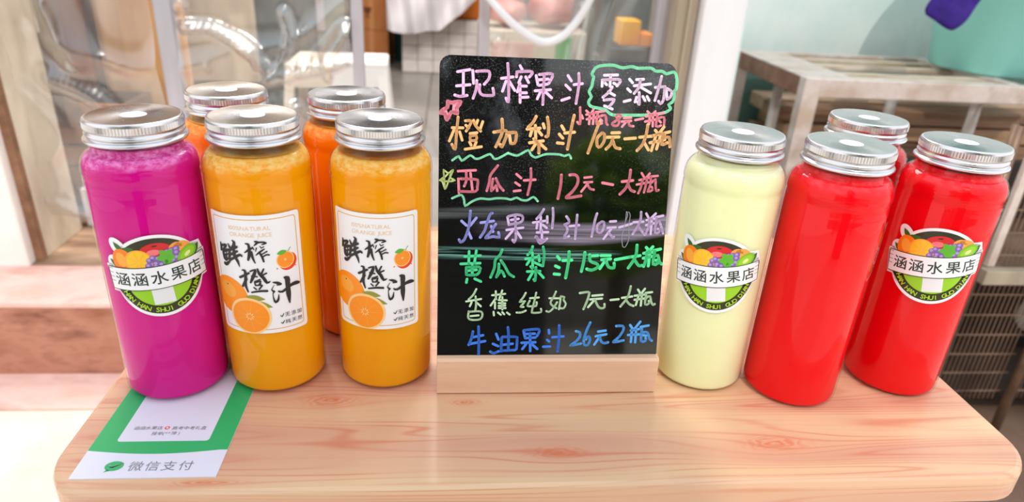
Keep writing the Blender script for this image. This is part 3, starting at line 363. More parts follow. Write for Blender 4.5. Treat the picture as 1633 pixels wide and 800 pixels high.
cv = t.new('ShaderNodeCombineXYZ'); t.link(t.m('MULTIPLY', X, 5.0), cv.inputs[0]); t.link(t.m('MULTIPLY', yy, 210.0), cv.inputs[1]); t.link(t.m('MULTIPLY', Zc, 80.0), cv.inputs[2])
n1 = t.noise(cv.outputs[0], 1.0, 3, 0.55)
cv2 = t.new('ShaderNodeCombineXYZ'); t.link(t.m('MULTIPLY', X, 1.9), cv2.inputs[0]); t.link(t.m('MULTIPLY', yy, 30.0), cv2.inputs[1]); t.link(t.m('MULTIPLY', Zc, 30.0), cv2.inputs[2])
n2 = t.noise(cv2.outputs[0], 1.0, 1, 0.5)
base = t.ramp(n2, [(0.30, lin((226, 194, 152))), (0.48, lin((219, 174, 140))), (0.60, lin((211, 158, 131))), (0.72, lin((228, 192, 152)))])
cv3 = t.new('ShaderNodeCombineXYZ'); t.link(t.m('MULTIPLY', X, 7.0), cv3.inputs[0]); t.link(t.m('MULTIPLY', yy, 60.0), cv3.inputs[1])
fade = t.ramp(t.noise(cv3.outputs[0], 1.0, 2, 0.5), [(0.36, (0.08,)*3), (0.60, (1,)*3)])
lines = None
for lv, wd_ in ((0.34, 0.010), (0.40, 0.006), (0.455, 0.007), (0.50, 0.005), (0.545, 0.006), (0.60, 0.007), (0.66, 0.010)):
    q = t.m('EXPONENT', t.m('MULTIPLY', t.m('POWER', t.m('DIVIDE', t.m('SUBTRACT', n2, lv), wd_), 2.0), -1.0))
    lines = q if lines is None else t.m('MAXIMUM', lines, q)
lines = t.m('MULTIPLY', lines, fade)
fine = t.ramp(n1, [(0.50, (0, 0, 0)), (0.70, (1, 1, 1))])
col = t.mix(t.m('MULTIPLY', fine, 0.22), base, lin((210, 140, 110)))
col = t.mix(t.m('MULTIPLY', lines, 0.62), col, lin((204, 112, 82)))
col = t.mix(t.m('MINIMUM', core, 0.85), col, lin((212, 112, 78)))
t.link(col, b.inputs['Base Color'])
BEECH = mottled('beech', (232, 186, 154), (240, 200, 168), 5, 0.5, (3, 20, 30), detail=6)

# ================================================================== the table
TX0, TX1, TY0, TY1 = -0.2215, 0.3735, 0.2885, 0.656
tb = thing('wooden_table', 'pale pine table with rounded corners standing in front of the shop door, carrying the bottles', 'table', (TX0, TY0, 0))
bm = bmesh.new()
out_pts = rrect(0, 0, TX1-TX0, TY1-TY0, 0.036, 10)
rings = []
for ins, z in ((0.0035, -0.022), (0.0, -0.0185), (0.0, -0.0045), (0.0012, -0.0014), (0.0042, 0.0)):
    r = rrect(ins, ins, TX1-TX0-ins, TY1-TY0-ins, 0.036-ins, 10); rings.append([bm.verts.new((x, y, z)) for x, y in r])
for a, c in zip(rings, rings[1:]):
    for i in range(len(a)): bm.faces.new((a[i], a[(i+1) % len(a)], c[(i+1) % len(a)], c[i]))
bm.faces.new(rings[-1]); bm.faces.new(rings[0][::-1])
top = link_mesh('tabletop', bm, PINE, tb); top.location = (0, 0, TZ)
for x, y in ((0.05, 0.05), (TX1-TX0-0.05, 0.05), (0.05, TY1-TY0-0.05), (TX1-TX0-0.05, TY1-TY0-0.05)):
    box('leg', x-0.016, x+0.016, y-0.016, y+0.016, 0, TZ-0.022, PINE, tb, 0.003)
box('apron', 0.06, TX1-TX0-0.06, 0.04, 0.058, TZ-0.07, TZ-0.022, PINE, tb)
box('apron', 0.06, TX1-TX0-0.06, TY1-TY0-0.058, TY1-TY0-0.04, TZ-0.07, TZ-0.022, PINE, tb)

# ================================================================== payment card
CW, CH = 78.4, 118.0
bm = bmesh.new()
poly(bm, rrect(0, 0, CW, CH, 1.0), 0, 0)
bot = [v for v in bm.verts]
# upper green field with a bowed lower edge
g = [(0.0, 22.6)] + [(CW*i/20, 22.6 - 3.4*math.sin(PI*i/20)) for i in range(1, 20)] + [(CW, 22.0), (CW, CH), (0, CH)]
poly(bm, g, 1, 1)
poly(bm, rrect(12.7, 30.0, 65.2, 104, 2.0), 2, 0)
text(bm, '涵涵水果店', 26.2, 42.0, 3.5, 3, 3, pitch=3.4); text(bm, '高考中考礼盒', 50.3, 41.7, 3.5, 3, 3, pitch=3.4)
poly(bm, circle(37.2, 42.0, 1.5), 3, 4); poly(bm, circle(37.2, 42.0, 0.8), 4, 0)
text(bm, '接单', 33.2, 36.9, 3.4, 3, 3, pitch=3.3); text(bm, '(**', 38.6, 36.9, 3.4, 3, 3); text(bm, '萍', 42.8, 36.9, 3.4, 3, 3, pitch=3.3); text(bm, ')', 45.8, 36.9, 3.4, 3, 3)
text(bm, '微信支付', 45.6, 9.2, 8.2, 3, 2, pitch=9.1)
bub = circle(20.1, 9.6, 5.0, 3.9); poly(bm, bub, 3, 1); poly(bm, [(17.0, 6.8), (19.4, 5.9), (16.3, 4.6)], 3, 1)
stroke(bm, [(17.6, 9.9, 0.5), (19.3, 8.5, 1.1), (24.6, 12.0, 0.5)], 1, 4, 0, 0.6)
for v in bm.verts: v.co = Vector((v.co.x/1000, v.co.y/1000, 0.0005 + v.co.z*0.00003))
card = thing('payment_card', 'green and white card with a speech bubble tick, lying flat under the purple bottle', 'card', (-0.2055, 0.3015, TZ))
link_mesh('print', bm, parent=card, mats=[P['cardwhite'], P['paygreen'], P['grey'], P['black'], P['red2']])
bm = bmesh.new(); add_box(bm, 0, CW/1000, 0, CH/1000, 0, 0.00045); link_mesh('card_base', bm, P['cardwhite'], card)

# ================================================================== juice bottles
RB, RN, HT = 0.0318, 0.0250, 0.1797
def body_prof(off):
    r = RB - off; o = [(0.0, 0.0035 + off), (0.020, 0.0032 + off), (0.0245, 0.0 + off)]
    for i in range(7):
        a = PI/2*i/6; o.append((r-0.0055 + 0.0055*math.sin(a), 0.0055 - 0.0055*math.cos(a) + off*(1-i/6)))
    o += [(r, 0.05), (r, 0.10), (r, 0.1440), (r-0.0006, 0.1455), (r+0.0002, 0.1477), (r+0.0001, 0.1500)]
    for i in range(1, 9):
        a = PI/2*i/8; o.append((r-0.0068 + 0.0068*math.cos(a) + 0.0001, 0.1500 + 0.0106*math.sin(a)))
    return o
bm = bmesh.new(); pr = body_prof(0) + [(RN+0.0003, 0.1612), (RN, 0.1625), (RN, 0.1645), (RN-0.0008, 0.172), (RN-0.0008, 0.1755)]
lathe(bm, pr, 96); SHELL = D.meshes.new('bottle_body'); bm.to_mesh(SHELL); bm.free(); SHELL.materials.append(PET)
for p in SHELL.polygons: p.use_smooth = True
def juice_mesh(level):
    bm = bmesh.new(); pr = [q for q in body_prof(0.0011) if q[1] < level]
    if level > 0.1610: pr += [(RN-0.0011, 0.1613), (RN-0.0011, level)]
    rr = pr[-1][0]; pr[-1] = (rr, level)
    lathe(bm, pr + [(rr-0.0004, level+0.0002), (0, level+0.0002)], 72); return bm
def foam_mesh(level, rr, sd):
    bm = bmesh.new(); rings = []
    for k in range(9):
        r = rr*(1 - k/8.0)
        if k == 8: rings.append([bm.verts.new((0, 0, level+0.0012))]); continue
        rings.append([bm.verts.new((r*math.cos(2*PI*i/48), r*math.sin(2*PI*i/48), level + (0.0014*noise.noise(Vector((r*300*math.cos(2*PI*i/48)+sd, r*300*math.sin(2*PI*i/48), sd))) + 0.0006 if k else 0.0004))) for i in range(48)])
    for a, c in zip(rings, rings[1:]):
        for i in range(48):
            if len(c) == 1: bm.faces.new((a[i], a[(i+1) % 48], c[0]))
            else: bm.faces.new((a[i], a[(i+1) % 48], c[(i+1) % 48], c[i]))
    return bm
# lid: knurled skirt, thread grooves, rolled lip
def kn(i, z): return 0.00030*(1 if i % 2 else -1) if 0.1735 < z < 0.1782 else 0
SEG = 190
bm = bmesh.new(); RL = 0.02625
prof = [(RN-0.0002, 0.1668), (RL+0.0008, 0.1664), (RL+0.0013, 0.1672), (RL+0.0013, 0.1680), (RL+0.0005, 0.1687), (RL-0.0009, 0.1690), (RL-0.0010, 0.1697), (RL-0.0002, 0.1703), (RL+0.0001, 0.1711), (RL-0.0002, 0.1719), (RL-0.0010, 0.1725), (RL-0.0009, 0.1731),
        (RL-0.0003, 0.1736), (RL-0.0001, 0.1742), (RL-0.0001, 0.1777), (RL-0.0004, 0.1784), (RL-0.0004, 0.1791), (RL-0.0008, 0.1796), (RL-0.0016, 0.1797)]
lathe(bm, prof, SEG, kn); LSIDE = D.meshes.new('lid'); 
lathe(bm, [(RL-0.0016, 0.1797), (RL-0.0024, 0.17955), (0.0078, 0.17955), (0.0070, 0.17925), (0, 0.17925)], 96)
bm.to_mesh(LSIDE); bm.free(); LSIDE.materials.append(LIDSIDE); LSIDE.materials.append(LID)
for p in LSIDE.polygons:
    p.use_smooth = not (0.1742 < p.center.z < 0.1777 and abs(p.normal.z) < 0.5)
    if p.center.z > 0.17915 and math.hypot(p.center.x, p.center.y) < RL-0.0016: p.material_index = 1
bm = bmesh.new(); lathe(bm, [(0, 0.1794), (0.0070, 0.1794), (0.0070, 0.17925)], 48)
for f_ in bm.faces: f_.normal_update()
SEALM = D.meshes.new('straw_hole_seal'); bm.to_mesh(SEALM); bm.free(); SEALM.materials.append(SEAL)

def fruit_sticker(bm):
    def top(x): return 6.6 + 1.0*(x/29)**2
    def low(x): return -7.4 + 1.0*(x/29)**2
    band = [(x, low(x)) for x in [-28.5 + 57*i/24 for i in range(25)]]
    bandt = [(x, top(x)) for x in [28.5 - 57*i/24 for i in range(25)]]
    # white silhouette: disc, band with its pointed ends, leaf
    poly(bm, circle(0, 0, 26.4, 26.6, n=72), 0, 0)
    ob = [(-30.2, 8.6)] + [(x, low(x)-2.0) for x in [-29.0 + 58*i/24 for i in range(25)]] + [(30.2, 8.6), (27, 10)] + [(x, top(x)+2.0) for x in [26 - 52*i/24 for i in range(25)]] + [(-27, 10)]
    poly(bm, ob, 0, 0)
    poly(bm, [(-28.5, -4.0), (-20, -16), (-10, -10), (-10, 0)], 0, 0); poly(bm, [(28.5, -4.0), (10, 0), (10, -10), (20, -16)], 0, 0)
    poly(bm, circle(-18.5, 20.5, 4.2, 6.4, rot=35), 0, 0); poly(bm, circle(-23.5, 10.5, 4.6), 0, 0); poly(bm, circle(23.5, 11.0, 4.2), 0, 0); poly(bm, [(20, 16), (27.5, 15.2), (29.5, 8.5), (18, 8)], 0, 0)
    poly(bm, circle(0, 0, 24.4, 24.6, n=72), 1, 1)
    poly(bm, [(-27.5, -3.6), (-21.5, -12), (-14, -6), (-14, 0)], 1, 1); poly(bm, [(27.5, -3.6), (14, 0), (14, -6), (21.5, -12)], 1, 1)
    poly(bm, circle(0, -1.0, 18.6, 18.2, 180, 360, 40), 2, 2)
    poly(bm, [(x, min(low(x)+1, 0)) for x in (-16, -8, 0, 8, 16)] + [(16, -8), (-16, -8)], 2, 2)
    poly(bm, [(-5.8, -7), (-5.9, -18.0), (5.9, -18.0), (5.8, -7)], 3, 28)
    # fruit
    poly(bm, leaf(-20.6, 23.6, -15.5, 16.5, 1.6), 3, 17); poly(bm, leaf(-19, 16.5, -9.5, 19.5, 2.2), 3, 17); poly(bm, leaf(-26.0, 12.6, -18.5, 6, 1.8), 3, 17)
    poly(bm, leaf(26.6, 13.6, 19.0, 6.5, 2.4), 3, 17)
    poly(bm, circle(1.5, 14.8, 9.2, 6.6), 3, 9); poly(bm, circle(0.2, 15.6, 3.6, 1.9), 4, 10); poly(bm, circle(1.5, 19.6, 1.6, 0.5), 4, 1)
    poly(bm, circle(-17, 11.0, 6.6, 8.4, rot=10), 4, 6); poly(bm, circle(-18, 12.5, 3.0, 4.6, rot=10), 5, 8)
    poly(bm, circle(15.2, 12.2, 7.0, 6.6, rot=-25), 4, 14); poly(bm, circle(12.6, 15.6, 4.2, 3.6), 4, 14); poly(bm, circle(14, 13.5, 3.0, 2.4), 5, 8)
    poly(bm, circle(-8.6, 10.4, 7.6, 8.0), 6, 8); poly(bm, circle(-8.3, 10.4, 6.7, 7.2), 7, 7)
    for k in range(8):
        a = PI*k/4+0.2; stroke(bm, [(-8.3+1.2*math.cos(a), 10.4+1.2*math.sin(a)), (-8.3+6.0*math.cos(a), 10.4+6.2*math.sin(a))], 0.35, 8, 8, 1)
    for gx, gy in ((-2.5, 11), (0.5, 8.5), (-3.6, 7.8), (3.2, 7.4), (-0.6, 12.2), (4.2, 10.4), (2.0, 11.4), (9.6, 14.8), (12.2, 12.6), (11.8, 9.6), (9.2, 11.6), (7.4, 14.6), (12.4, 15.0), (9.8, 8.4), (0.2, 6.6)):
        poly(bm, circle(gx, gy, 1.9, n=16), 9, 11); poly(bm, circle(gx-0.4, gy+0.5, 0.95, n=12), 10, 12)
    for a in range(5):
        ang = math.radians(-100+72*a); poly(bm, leaf(6.2, 12.0, 6.2+5.2*math.cos(ang), 12.0+5.2*math.sin(ang), 1.9), 11, 13)
    poly(bm, leaf(6.0, 12, 7.6, 4.4, 2.0), 11, 13)
    poly(bm, circle(18.0, 10.0, 6.8, 4.3, rot=32), 10, 15); poly(bm, circle(18.0, 10.0, 5.2, 3.0, rot=32), 11, 2); poly(bm, circle(18.0, 10.0, 2.2, 1.2, rot=32), 12, 16)
    # banner
    o1 = [(x, y-0.5) for x, y in band] + [(29.0, 6.4)] + [(x, y+0.5) for x, y in bandt] + [(-29.0, 6.4)]
    poly(bm, o1, 13, 1); poly(bm, [(x*0.985, y) for x, y in band + bandt], 14, 3)
    for sgn in (-1, 1):
        for k in range(5):
            y = -1.2+k*2.7; stroke(bm, [(sgn*28.0, y), (sgn*25.4, y-0.3)], 0.3, 15, 4, 1)
    for ch, x in zip('涵涵水果店', (-20.2, -10.4, 0.2, 10.6, 20.4)):
        put_glyph(bm, ch, x, -0.4 + 1.0*(x/29)**2, 9.2, 15, 4, rot=math.atan(2*1.0*x/29**2), bold=0.012)
    s = 'HAN HAN SHUI GUO DIAN'; a0, a1 = 200, 340
    for i, ch in enumerate(s):
        if ch == ' ': continue
        a = math.radians(a0 + (a1-a0)*(i+0.5)/len(s)); put_glyph(bm, ch, 21.5*math.cos(a), -0.4+21.4*math.sin(a), 4.3, 15, 5, rot=a+PI/2, bold=0.02)
STICK_M = [P['white'], P['dark'], P['lime'], P['band'], P['ink'], P['limetext'], P['orange'], P['yellow'], P['peel'], P['red'], P['redhi'], P['grape'], P['grapehi'], P['gleaf'], P['peach'], P['kiwi'], P['kiwihi'], P['leaf'],
           P['black'], P['gold'], P['tan'], P['flesh'], P['rim'], P['olive'], P['red2'], P['grey'], P['paygreen'], P['cardwhite'], P['qr']]
def orange_label(bm):
    poly(bm, rrect(-28.8, -40, 28.8, 40, 2.2), 0, 0)
    b0 = rrect(-26, -37.2, 26, 37.2, 1.8, 4); 
    for p, q in zip(b0, b0[1:] + b0[:1]): stroke(bm, [p, q], 0.55, 1, 19, 50)
    text(bm, '100%NATURAL', -1.6, 31.8, 3.7, 2, 20); text(bm, 'ORANGE JUICE', -1.2, 27.6, 3.7, 2, 20)
    # whole orange clipped at the label edge, then the halved one
    def clip(pts): return [(max(x, -28.8), max(y, -40)) for x, y in pts]
    poly(bm, clip(circle(-19.5, -14.5, 13.0, 12.4, n=40, rot=-35)), 2, 21); poly(bm, circle(-20.5, -11.0, 6.2, 5.0, rot=-30), 3, 8)
    poly(bm, circle(-20.5, -7.6, 0.5), 4, 18)
    poly(bm, leaf(-8.4, -13.5, 3.6, -15.5, 2.0), 4, 23); poly(bm, leaf(-5, -16.5, 7.5, -21.5, 1.9), 4, 23)
    poly(bm, clip(circle(-7.0, -27.6, 13.2, 12.9, n=48)), 5, 22); poly(bm, clip(circle(-7.0, -27.8, 11.7, 11.4, n=48)), 6, 21)
    for k in range(9):
        a = 2*PI*k/9; stroke(bm, [(-7+2.0*math.cos(a), -27.6+2.0*math.sin(a)), (-7+10.8*math.cos(a), -27.6+10.4*math.sin(a))], 0.25, 7, 8, 2)
        stroke(bm, [(-7+1.6*math.cos(a), -27.6+1.6*math.sin(a)), (-7+2.4*math.cos(a), -27.6+2.4*math.sin(a))], 0.7, 8, 22, 1)
    # small orange with red side
    poly(bm, circle(19.0, 8.2, 5.6, 6.0, rot=-30), 2, 24); poly(bm, circle(17.6, 9.6, 5.5, 5.6, rot=-30), 3, 22); poly(bm, circle(17.6, 9.6, 4.9, 5.0, rot=-30), 4, 21); poly(bm, circle(17.4, 9.8, 0.7), 5, 22)
    poly(bm, leaf(12.6, 14.2, 18.8, 15.4, 1.5), 5, 13); stroke(bm, [(19.5, 14.8), (21.2, 17.2)], 0.4, 5, 13, 1); poly(bm, circle(12.2, 4.6, 0.5), 5, 6); poly(bm, circle(23.6, 4.2, 0.45), 5, 6)
    for st in BRUSH_WRITING: stroke(bm, [(a/10, b_/10, c/10) for a, b_, c in st], 1, 9, 18, 1.2)
    for y, s in ((-28.0, '无添加'), (-33.0, '纯天然')):
        text(bm, s, 19.4, y, 3.4, 9, 18, pitch=3.9)
        stroke(bm, [(11.2, y+0.2, 0.3), (12.1, y-0.9, 0.7), (13.4, y+1.2, 0.3)], 1, 9, 18, 1)
def bottle(name, label, loc, jm, foam, level, lab=None, rz=0.0, lift=0.0):
    th = thing(name, label, 'bottle', (loc[0], loc[1], TZ+lift), rz, 'bottles of fresh juice on the pine table')
    jb = link_mesh('juice', juice_mesh(level), jm, th, smooth=True)
    rr = (RN-0.0012) if level > 0.1610 else RB-0.0080+0.0068*math.cos(math.asin(min(1, max(0, (level-0.150)/0.0106))))-0.0002
    link_mesh('foam', foam_mesh(level+0.0004, rr, len(COL.objects)*1.7), FOAMS[foam], th, smooth=True)
    s = D.objects.new('bottle_body', SHELL); COL.objects.link(s); s.parent = th
    l = D.objects.new('lid', LSIDE); COL.objects.link(l); l.parent = th; l.rotation_euler.z = random.random()*6
    q = D.objects.new('straw_hole_seal', SEALM); COL.objects.link(q); q.parent = l
    if lab:
        kind, cs, cz, tilt = lab
        bm = bmesh.new(); (fruit_sticker if kind == 'fruit' else orange_label)(bm); wrap(bm, RB, cs*RB/0.0325, cz, tilt)
        o = link_mesh('label', bm, parent=th, mats=STICK_M)
        o['label'] = 'round fruit shop sticker with a white banner' if kind == 'fruit' else 'white paper label with black brush lettering and oranges'
    return th
R2 = math.radians
CB = 0.0006
bottle('juice_bottle', 'purple juice bottle at the left end of the table, standing on the green card', (-0.1790, 0.3986), J_PURPLE, 'purple', 0.1640, ('fruit', 0.0115, 0.0908, R2(3.5)), lift=CB)
bottle('juice_bottle', 'front orange juice bottle touching the purple one, white brush-lettered label', (-0.1150, 0.4064), J_ORANGE, 'orange', 0.1600, ('orange', 0.0010, 0.0880, 0), lift=CB)
bottle('juice_bottle', 'front orange juice bottle next to the black menu board, white brush-lettered label', (-0.0413, 0.4103), J_ORANGE, 'deep', 0.1602, ('orange', -0.0030, 0.0895, 0))
bottle('juice_bottle', 'rear orange juice bottle peeping out between the purple bottle and its labelled neighbour', (-0.1497, 0.4745), J_ORANGE_SHADED, 'orange', 0.1600)
bottle('juice_bottle', 'rear shade-toned orange juice bottle standing between the two labelled orange bottles', (-0.0699, 0.4747), J_ORANGE_SHADED, 'deep', 0.1602)
bottle('juice_bottle', 'pale green juice bottle with fruit sticker right of the menu board', (0.1855, 0.4050), J_PALE, 'pale', 0.1640, ('fruit', -0.0125, 0.0915, R2(9)))
bottle('juice_bottle', 'front red juice bottle without a sticker, between pale green and stickered red bottles', (0.2470, 0.3858), J_RED, 'red', 0.1640)
bottle('juice_bottle', 'red juice bottle with fruit sticker at the right end of the table', (0.3310, 0.3965), J_RED, 'red', 0.1640, ('fruit', -0.0165, 0.1035, R2(10)))
bottle('juice_bottle', 'rearmost red juice bottle, mostly hidden behind the two front red ones', (0.3000, 0.4560), J_RED, 'red', 0.1640)

# ================================================================== menu board
K = 1.018
mb = thing('menu_board', 'black tilted menu board in a beech foot, covered in coloured marker handwriting, centre of table', 'menu board', (-0.0054, 0.380, TZ))
bm = bmesh.new()
prof = [(-0.0030, 0), (-0.0045, 0.001), (-0.0045, 0.0262), (-0.0030, 0.0279), (0.030, 0.0279), (0.0320, 0.026), (0.0320, 0.001), (0.031, 0)]
va = [bm.verts.new((0.0002, y, z)) for y, z in prof]; vb = [bm.verts.new((0.1508, y, z)) for y, z in prof]
for i in range(8): bm.faces.new((va[i], va[(i+1) % 8], vb[(i+1) % 8], vb[i]))
bm.faces.new(va[::-1]); bm.faces.new(vb)
bmesh.ops.recalc_face_normals(bm, faces=bm.faces)
link_mesh('wooden_foot', bm, BEECH, mb)
BOARD = mat('glossy_black_acrylic', (6, 9, 9), 0.07); t = NT(BOARD); b = pb(BOARD); b.inputs['Specular IOR Level'].default_value = 0.6; b.inputs['Coat Weight'].default_value = 0.7; b.inputs['Coat Roughness'].default_value = 0.03
tcn = t.new('ShaderNodeTexCoord'); sp = t.new('ShaderNodeSeparateXYZ'); t.link(tcn.outputs['Object'], sp.inputs[0]); bx_, by_, bz_ = sp.outputs
def band(center_y, slope, half, soft):
    d = t.m('ABSOLUTE', t.m('SUBTRACT', t.m('SUBTRACT', by_, center_y), t.m('MULTIPLY', bx_, slope)))
    return t.m('SUBTRACT', 1.0, t.m('SMOOTH_MIN', t.m('MAXIMUM', t.m('DIVIDE', t.m('SUBTRACT', d, half), soft), 0.0), 1.0, 0.1))
def cvec(ax, ay):
    c = t.new('ShaderNodeCombineXYZ'); t.link(t.m('MULTIPLY', bx_, ax), c.inputs[0]); t.link(t.m('MULTIPLY', by_, ay), c.inputs[1]); return c.outputs[0]
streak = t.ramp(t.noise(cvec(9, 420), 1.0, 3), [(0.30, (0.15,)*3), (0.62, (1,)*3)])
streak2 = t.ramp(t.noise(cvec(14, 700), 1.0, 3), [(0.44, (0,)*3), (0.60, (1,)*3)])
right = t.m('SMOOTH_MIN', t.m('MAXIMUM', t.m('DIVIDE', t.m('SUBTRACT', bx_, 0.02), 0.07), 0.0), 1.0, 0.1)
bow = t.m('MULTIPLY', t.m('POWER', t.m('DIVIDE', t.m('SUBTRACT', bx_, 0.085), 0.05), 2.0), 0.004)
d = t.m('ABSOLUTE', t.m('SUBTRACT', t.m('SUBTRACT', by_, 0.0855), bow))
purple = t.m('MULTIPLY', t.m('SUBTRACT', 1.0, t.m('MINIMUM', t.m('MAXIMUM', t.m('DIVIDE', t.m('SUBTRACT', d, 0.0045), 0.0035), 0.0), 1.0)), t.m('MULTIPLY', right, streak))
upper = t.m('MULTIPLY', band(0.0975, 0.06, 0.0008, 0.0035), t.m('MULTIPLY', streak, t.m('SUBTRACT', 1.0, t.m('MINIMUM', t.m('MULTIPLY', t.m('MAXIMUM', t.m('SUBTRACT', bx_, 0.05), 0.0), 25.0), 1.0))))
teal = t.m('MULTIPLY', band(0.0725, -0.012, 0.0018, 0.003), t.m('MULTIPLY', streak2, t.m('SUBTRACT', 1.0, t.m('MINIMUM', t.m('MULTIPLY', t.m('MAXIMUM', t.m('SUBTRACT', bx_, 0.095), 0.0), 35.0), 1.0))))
sl = t.noise(t.coords((1, 1, 1)), 900, 2, 0.7); blot = t.noise(t.coords((1, 1, 1)), 24, 4, 0.6)
uprow = t.m('MINIMUM', t.m('MAXIMUM', t.m('DIVIDE', t.m('SUBTRACT', by_, 0.085), 0.11), 0.0), 1.0)
speck = t.m('MULTIPLY', t.ramp(sl, [(0.56, (0,)*3), (0.70, (1,)*3)]), t.m('MULTIPLY_ADD', uprow, 0.8, 0.08))
speck = t.m('MULTIPLY', speck, t.ramp(blot, [(0.38, (0.1,)*3), (0.62, (1,)*3)]))
scr = None
for rot_, s1 in ((0.6, 900), (-0.5, 800), (1.3, 1000)):
    mp = t.new('ShaderNodeMapping'); mp.inputs['Rotation'].default_value = (0, 0, rot_); t.link(tcn.outputs['Object'], mp.inputs[0])
    mp2 = t.new('ShaderNodeMapping'); mp2.inputs['Scale'].default_value = (90, s1*3.2, 1); t.link(mp.outputs[0], mp2.inputs[0])
    q = t.ramp(t.noise(mp2.outputs[0], 1.0, 1), [(0.70, (0,)*3), (0.76, (1,)*3)]); scr = q if scr is None else t.m('MAXIMUM', scr, q)
speck = t.m('MAXIMUM', speck, t.m('MULTIPLY', scr, t.m('MULTIPLY_ADD', uprow, 0.42, 0.02)))
smog = t.m('MULTIPLY', t.ramp(t.noise(t.coords((1, 0.6, 1)), 34, 4, 0.6), [(0.52, (0,)*3), (0.75, (1,)*3)]), t.m('MULTIPLY', uprow, 0.55))
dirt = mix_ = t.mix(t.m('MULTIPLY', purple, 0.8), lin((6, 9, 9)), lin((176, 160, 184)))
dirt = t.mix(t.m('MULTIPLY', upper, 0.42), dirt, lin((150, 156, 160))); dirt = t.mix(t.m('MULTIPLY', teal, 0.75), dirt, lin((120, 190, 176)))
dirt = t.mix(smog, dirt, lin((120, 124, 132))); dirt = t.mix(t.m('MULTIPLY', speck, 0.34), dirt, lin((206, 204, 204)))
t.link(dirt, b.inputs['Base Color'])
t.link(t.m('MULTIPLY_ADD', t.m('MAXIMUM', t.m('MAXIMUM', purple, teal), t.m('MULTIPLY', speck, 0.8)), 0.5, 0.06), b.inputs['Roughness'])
EDGE = mat('clear_board_edge', (190, 188, 180), 0.2)
bw, bh = 0.1476*K, 0.1926*K
bm = bmesh.new(); pts = rrect(0, -0.012, bw, bh, 0.007, 8); pts = [(x, y) if y > 0 else (x, y) for x, y in pts]
n = len(pts); fr = [bm.verts.new((x, y, 0)) for x, y in pts]; bk = [bm.verts.new((x, y, -0.003)) for x, y in pts]
f_ = bm.faces.new(fr); f_.material_index = 0; f_ = bm.faces.new(bk[::-1]); f_.material_index = 0
for i in range(n): f_ = bm.faces.new((fr[i], bk[i], bk[(i+1) % n], fr[(i+1) % n])); f_.material_index = 1
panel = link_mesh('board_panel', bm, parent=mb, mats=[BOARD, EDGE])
ang = 0.249; yaw = 0.0076
ex = Vector((math.cos(yaw), math.sin(yaw), 0)); up = Vector((-math.sin(ang)*math.sin(yaw), math.sin(ang)*math.cos(yaw), math.cos(ang))); nn = ex.cross(up)
panel.matrix_local = Matrix(((ex.x, up.x, nn.x, 0), (ex.y, up.y, nn.y, 0), (ex.z, up.z, nn.z, 0.28388-(0.28388-0.03)*K), (0, 0, 0, 1)))
INK = dict(lilac=(255, 200, 242), mint=(160, 255, 204), palepink=(255, 224, 250), rose=(255, 148, 162), starpink=(255, 154, 172), orange=(255, 196, 130), lime=(228, 248, 160), pink=(255, 142, 162), periwinkle=(170, 170, 246), lavender=(232, 200, 244),
           smear=(170, 165, 175), green=(78, 232, 154), brightgreen=(92, 252, 166), sage=(208, 238, 194), blue=(64, 132, 244), skyblue=(92, 178, 255))
NAMES = dict(lilac='lilac pink lettering', mint='mint green cloud outline and wavy underlines', palepink='pale pink lettering inside the cloud', rose='rose lettering', starpink='pink star', orange='orange lettering', lime='lime green star', pink='pink lettering',
             periwinkle='periwinkle lettering', lavender='lavender lettering', smear='grey wiped streak', green='green lettering', brightgreen='bright green lettering', sage='sage lettering', blue='blue lettering', skyblue='sky blue lettering')
LET = {}
lay = {}
for k, (c, wd, sts) in enumerate(BOARD_WRITING):
    bm = LET.setdefault(c, bmesh.new())
    for st in sts: stroke(bm, [(x*K/1e4, y*K/1e4) for x, y in st], wd*K/1e4*1.06, 0.00008 + 0.000012*k, 0, 0.0012)
for c, bm in LET.items():
    m = mat('marker_' + c, INK[c], 0.5); tt = NT(m); lc = lin(INK[c]); dk = tuple(x*0.92 for x in lc[:3]) + (1,)
    tt.link(tt.ramp(tt.noise(tt.coords((1, 1, 1)), 160, 2), [(0.3, dk), (0.6, lc)]), pb(m).inputs['Base Color'])
    o = link_mesh('marker_writing', bm, m, panel); o['label'] = NAMES[c]

def zz0(z): return z + TZ
# ================================================================== ground, step, walls
def struct(name, *a, **k): return box(name, *a, kind='structure', **k)
IF = TZ - 0.40      # interior floor level 0.17
struct('floor', -4, 4, -14, 1.20, -0.10, 0.0, PAVE)
gap = mat('step_joint', (150, 110, 96), 0.8)
struct('trim_1', -4, 0.6, 1.088, 1.20, 0.0, 0.006, PINKSTEP, bevel=0.002)
st_ = struct('trim_2', -4, 0.6, 1.20, 1.38, 0.0, IF-0.012, RISER)
st_ = struct('trim_3', -4, 0.6, 1.196, 1.36, IF-0.012, IF, PINKSTEP, bevel=0.003)
SILL = mottled('worn_sill', (116, 88, 66), (178, 148, 122), 6, 0.7, (1, 3, 1))
struct('trim_4', -1.6, 0.62, 1.36, 1.60, 0.0, IF+0.001, SILL)
fl = struct('floor', -2.4, 2.4, 1.60, 5.0, IF-0.06, IF-0.008, GROUT)
tm = None
for i in range(5):
    for j in range(5):
        x, y = -1.9+i*0.605, 1.60+j*0.605 - 0.0
        if tm is None:
            bm = bmesh.new(); add_box(bm, 0, 0.599, 0, 0.599, -0.008, 0.0, 0.001, 1); tm = link_mesh('floor_tile', bm, TILE_F, fl).data; o = COL.objects[-1] if False else fl.children[0]
        else: o = D.objects.new('floor_tile', tm); COL.objects.link(o); o.parent = fl
        o.location = (x, y, IF)
struct('wall_back', -2.4, 2.4, 4.6, 4.7, 0, 2.6, GREYWALL)
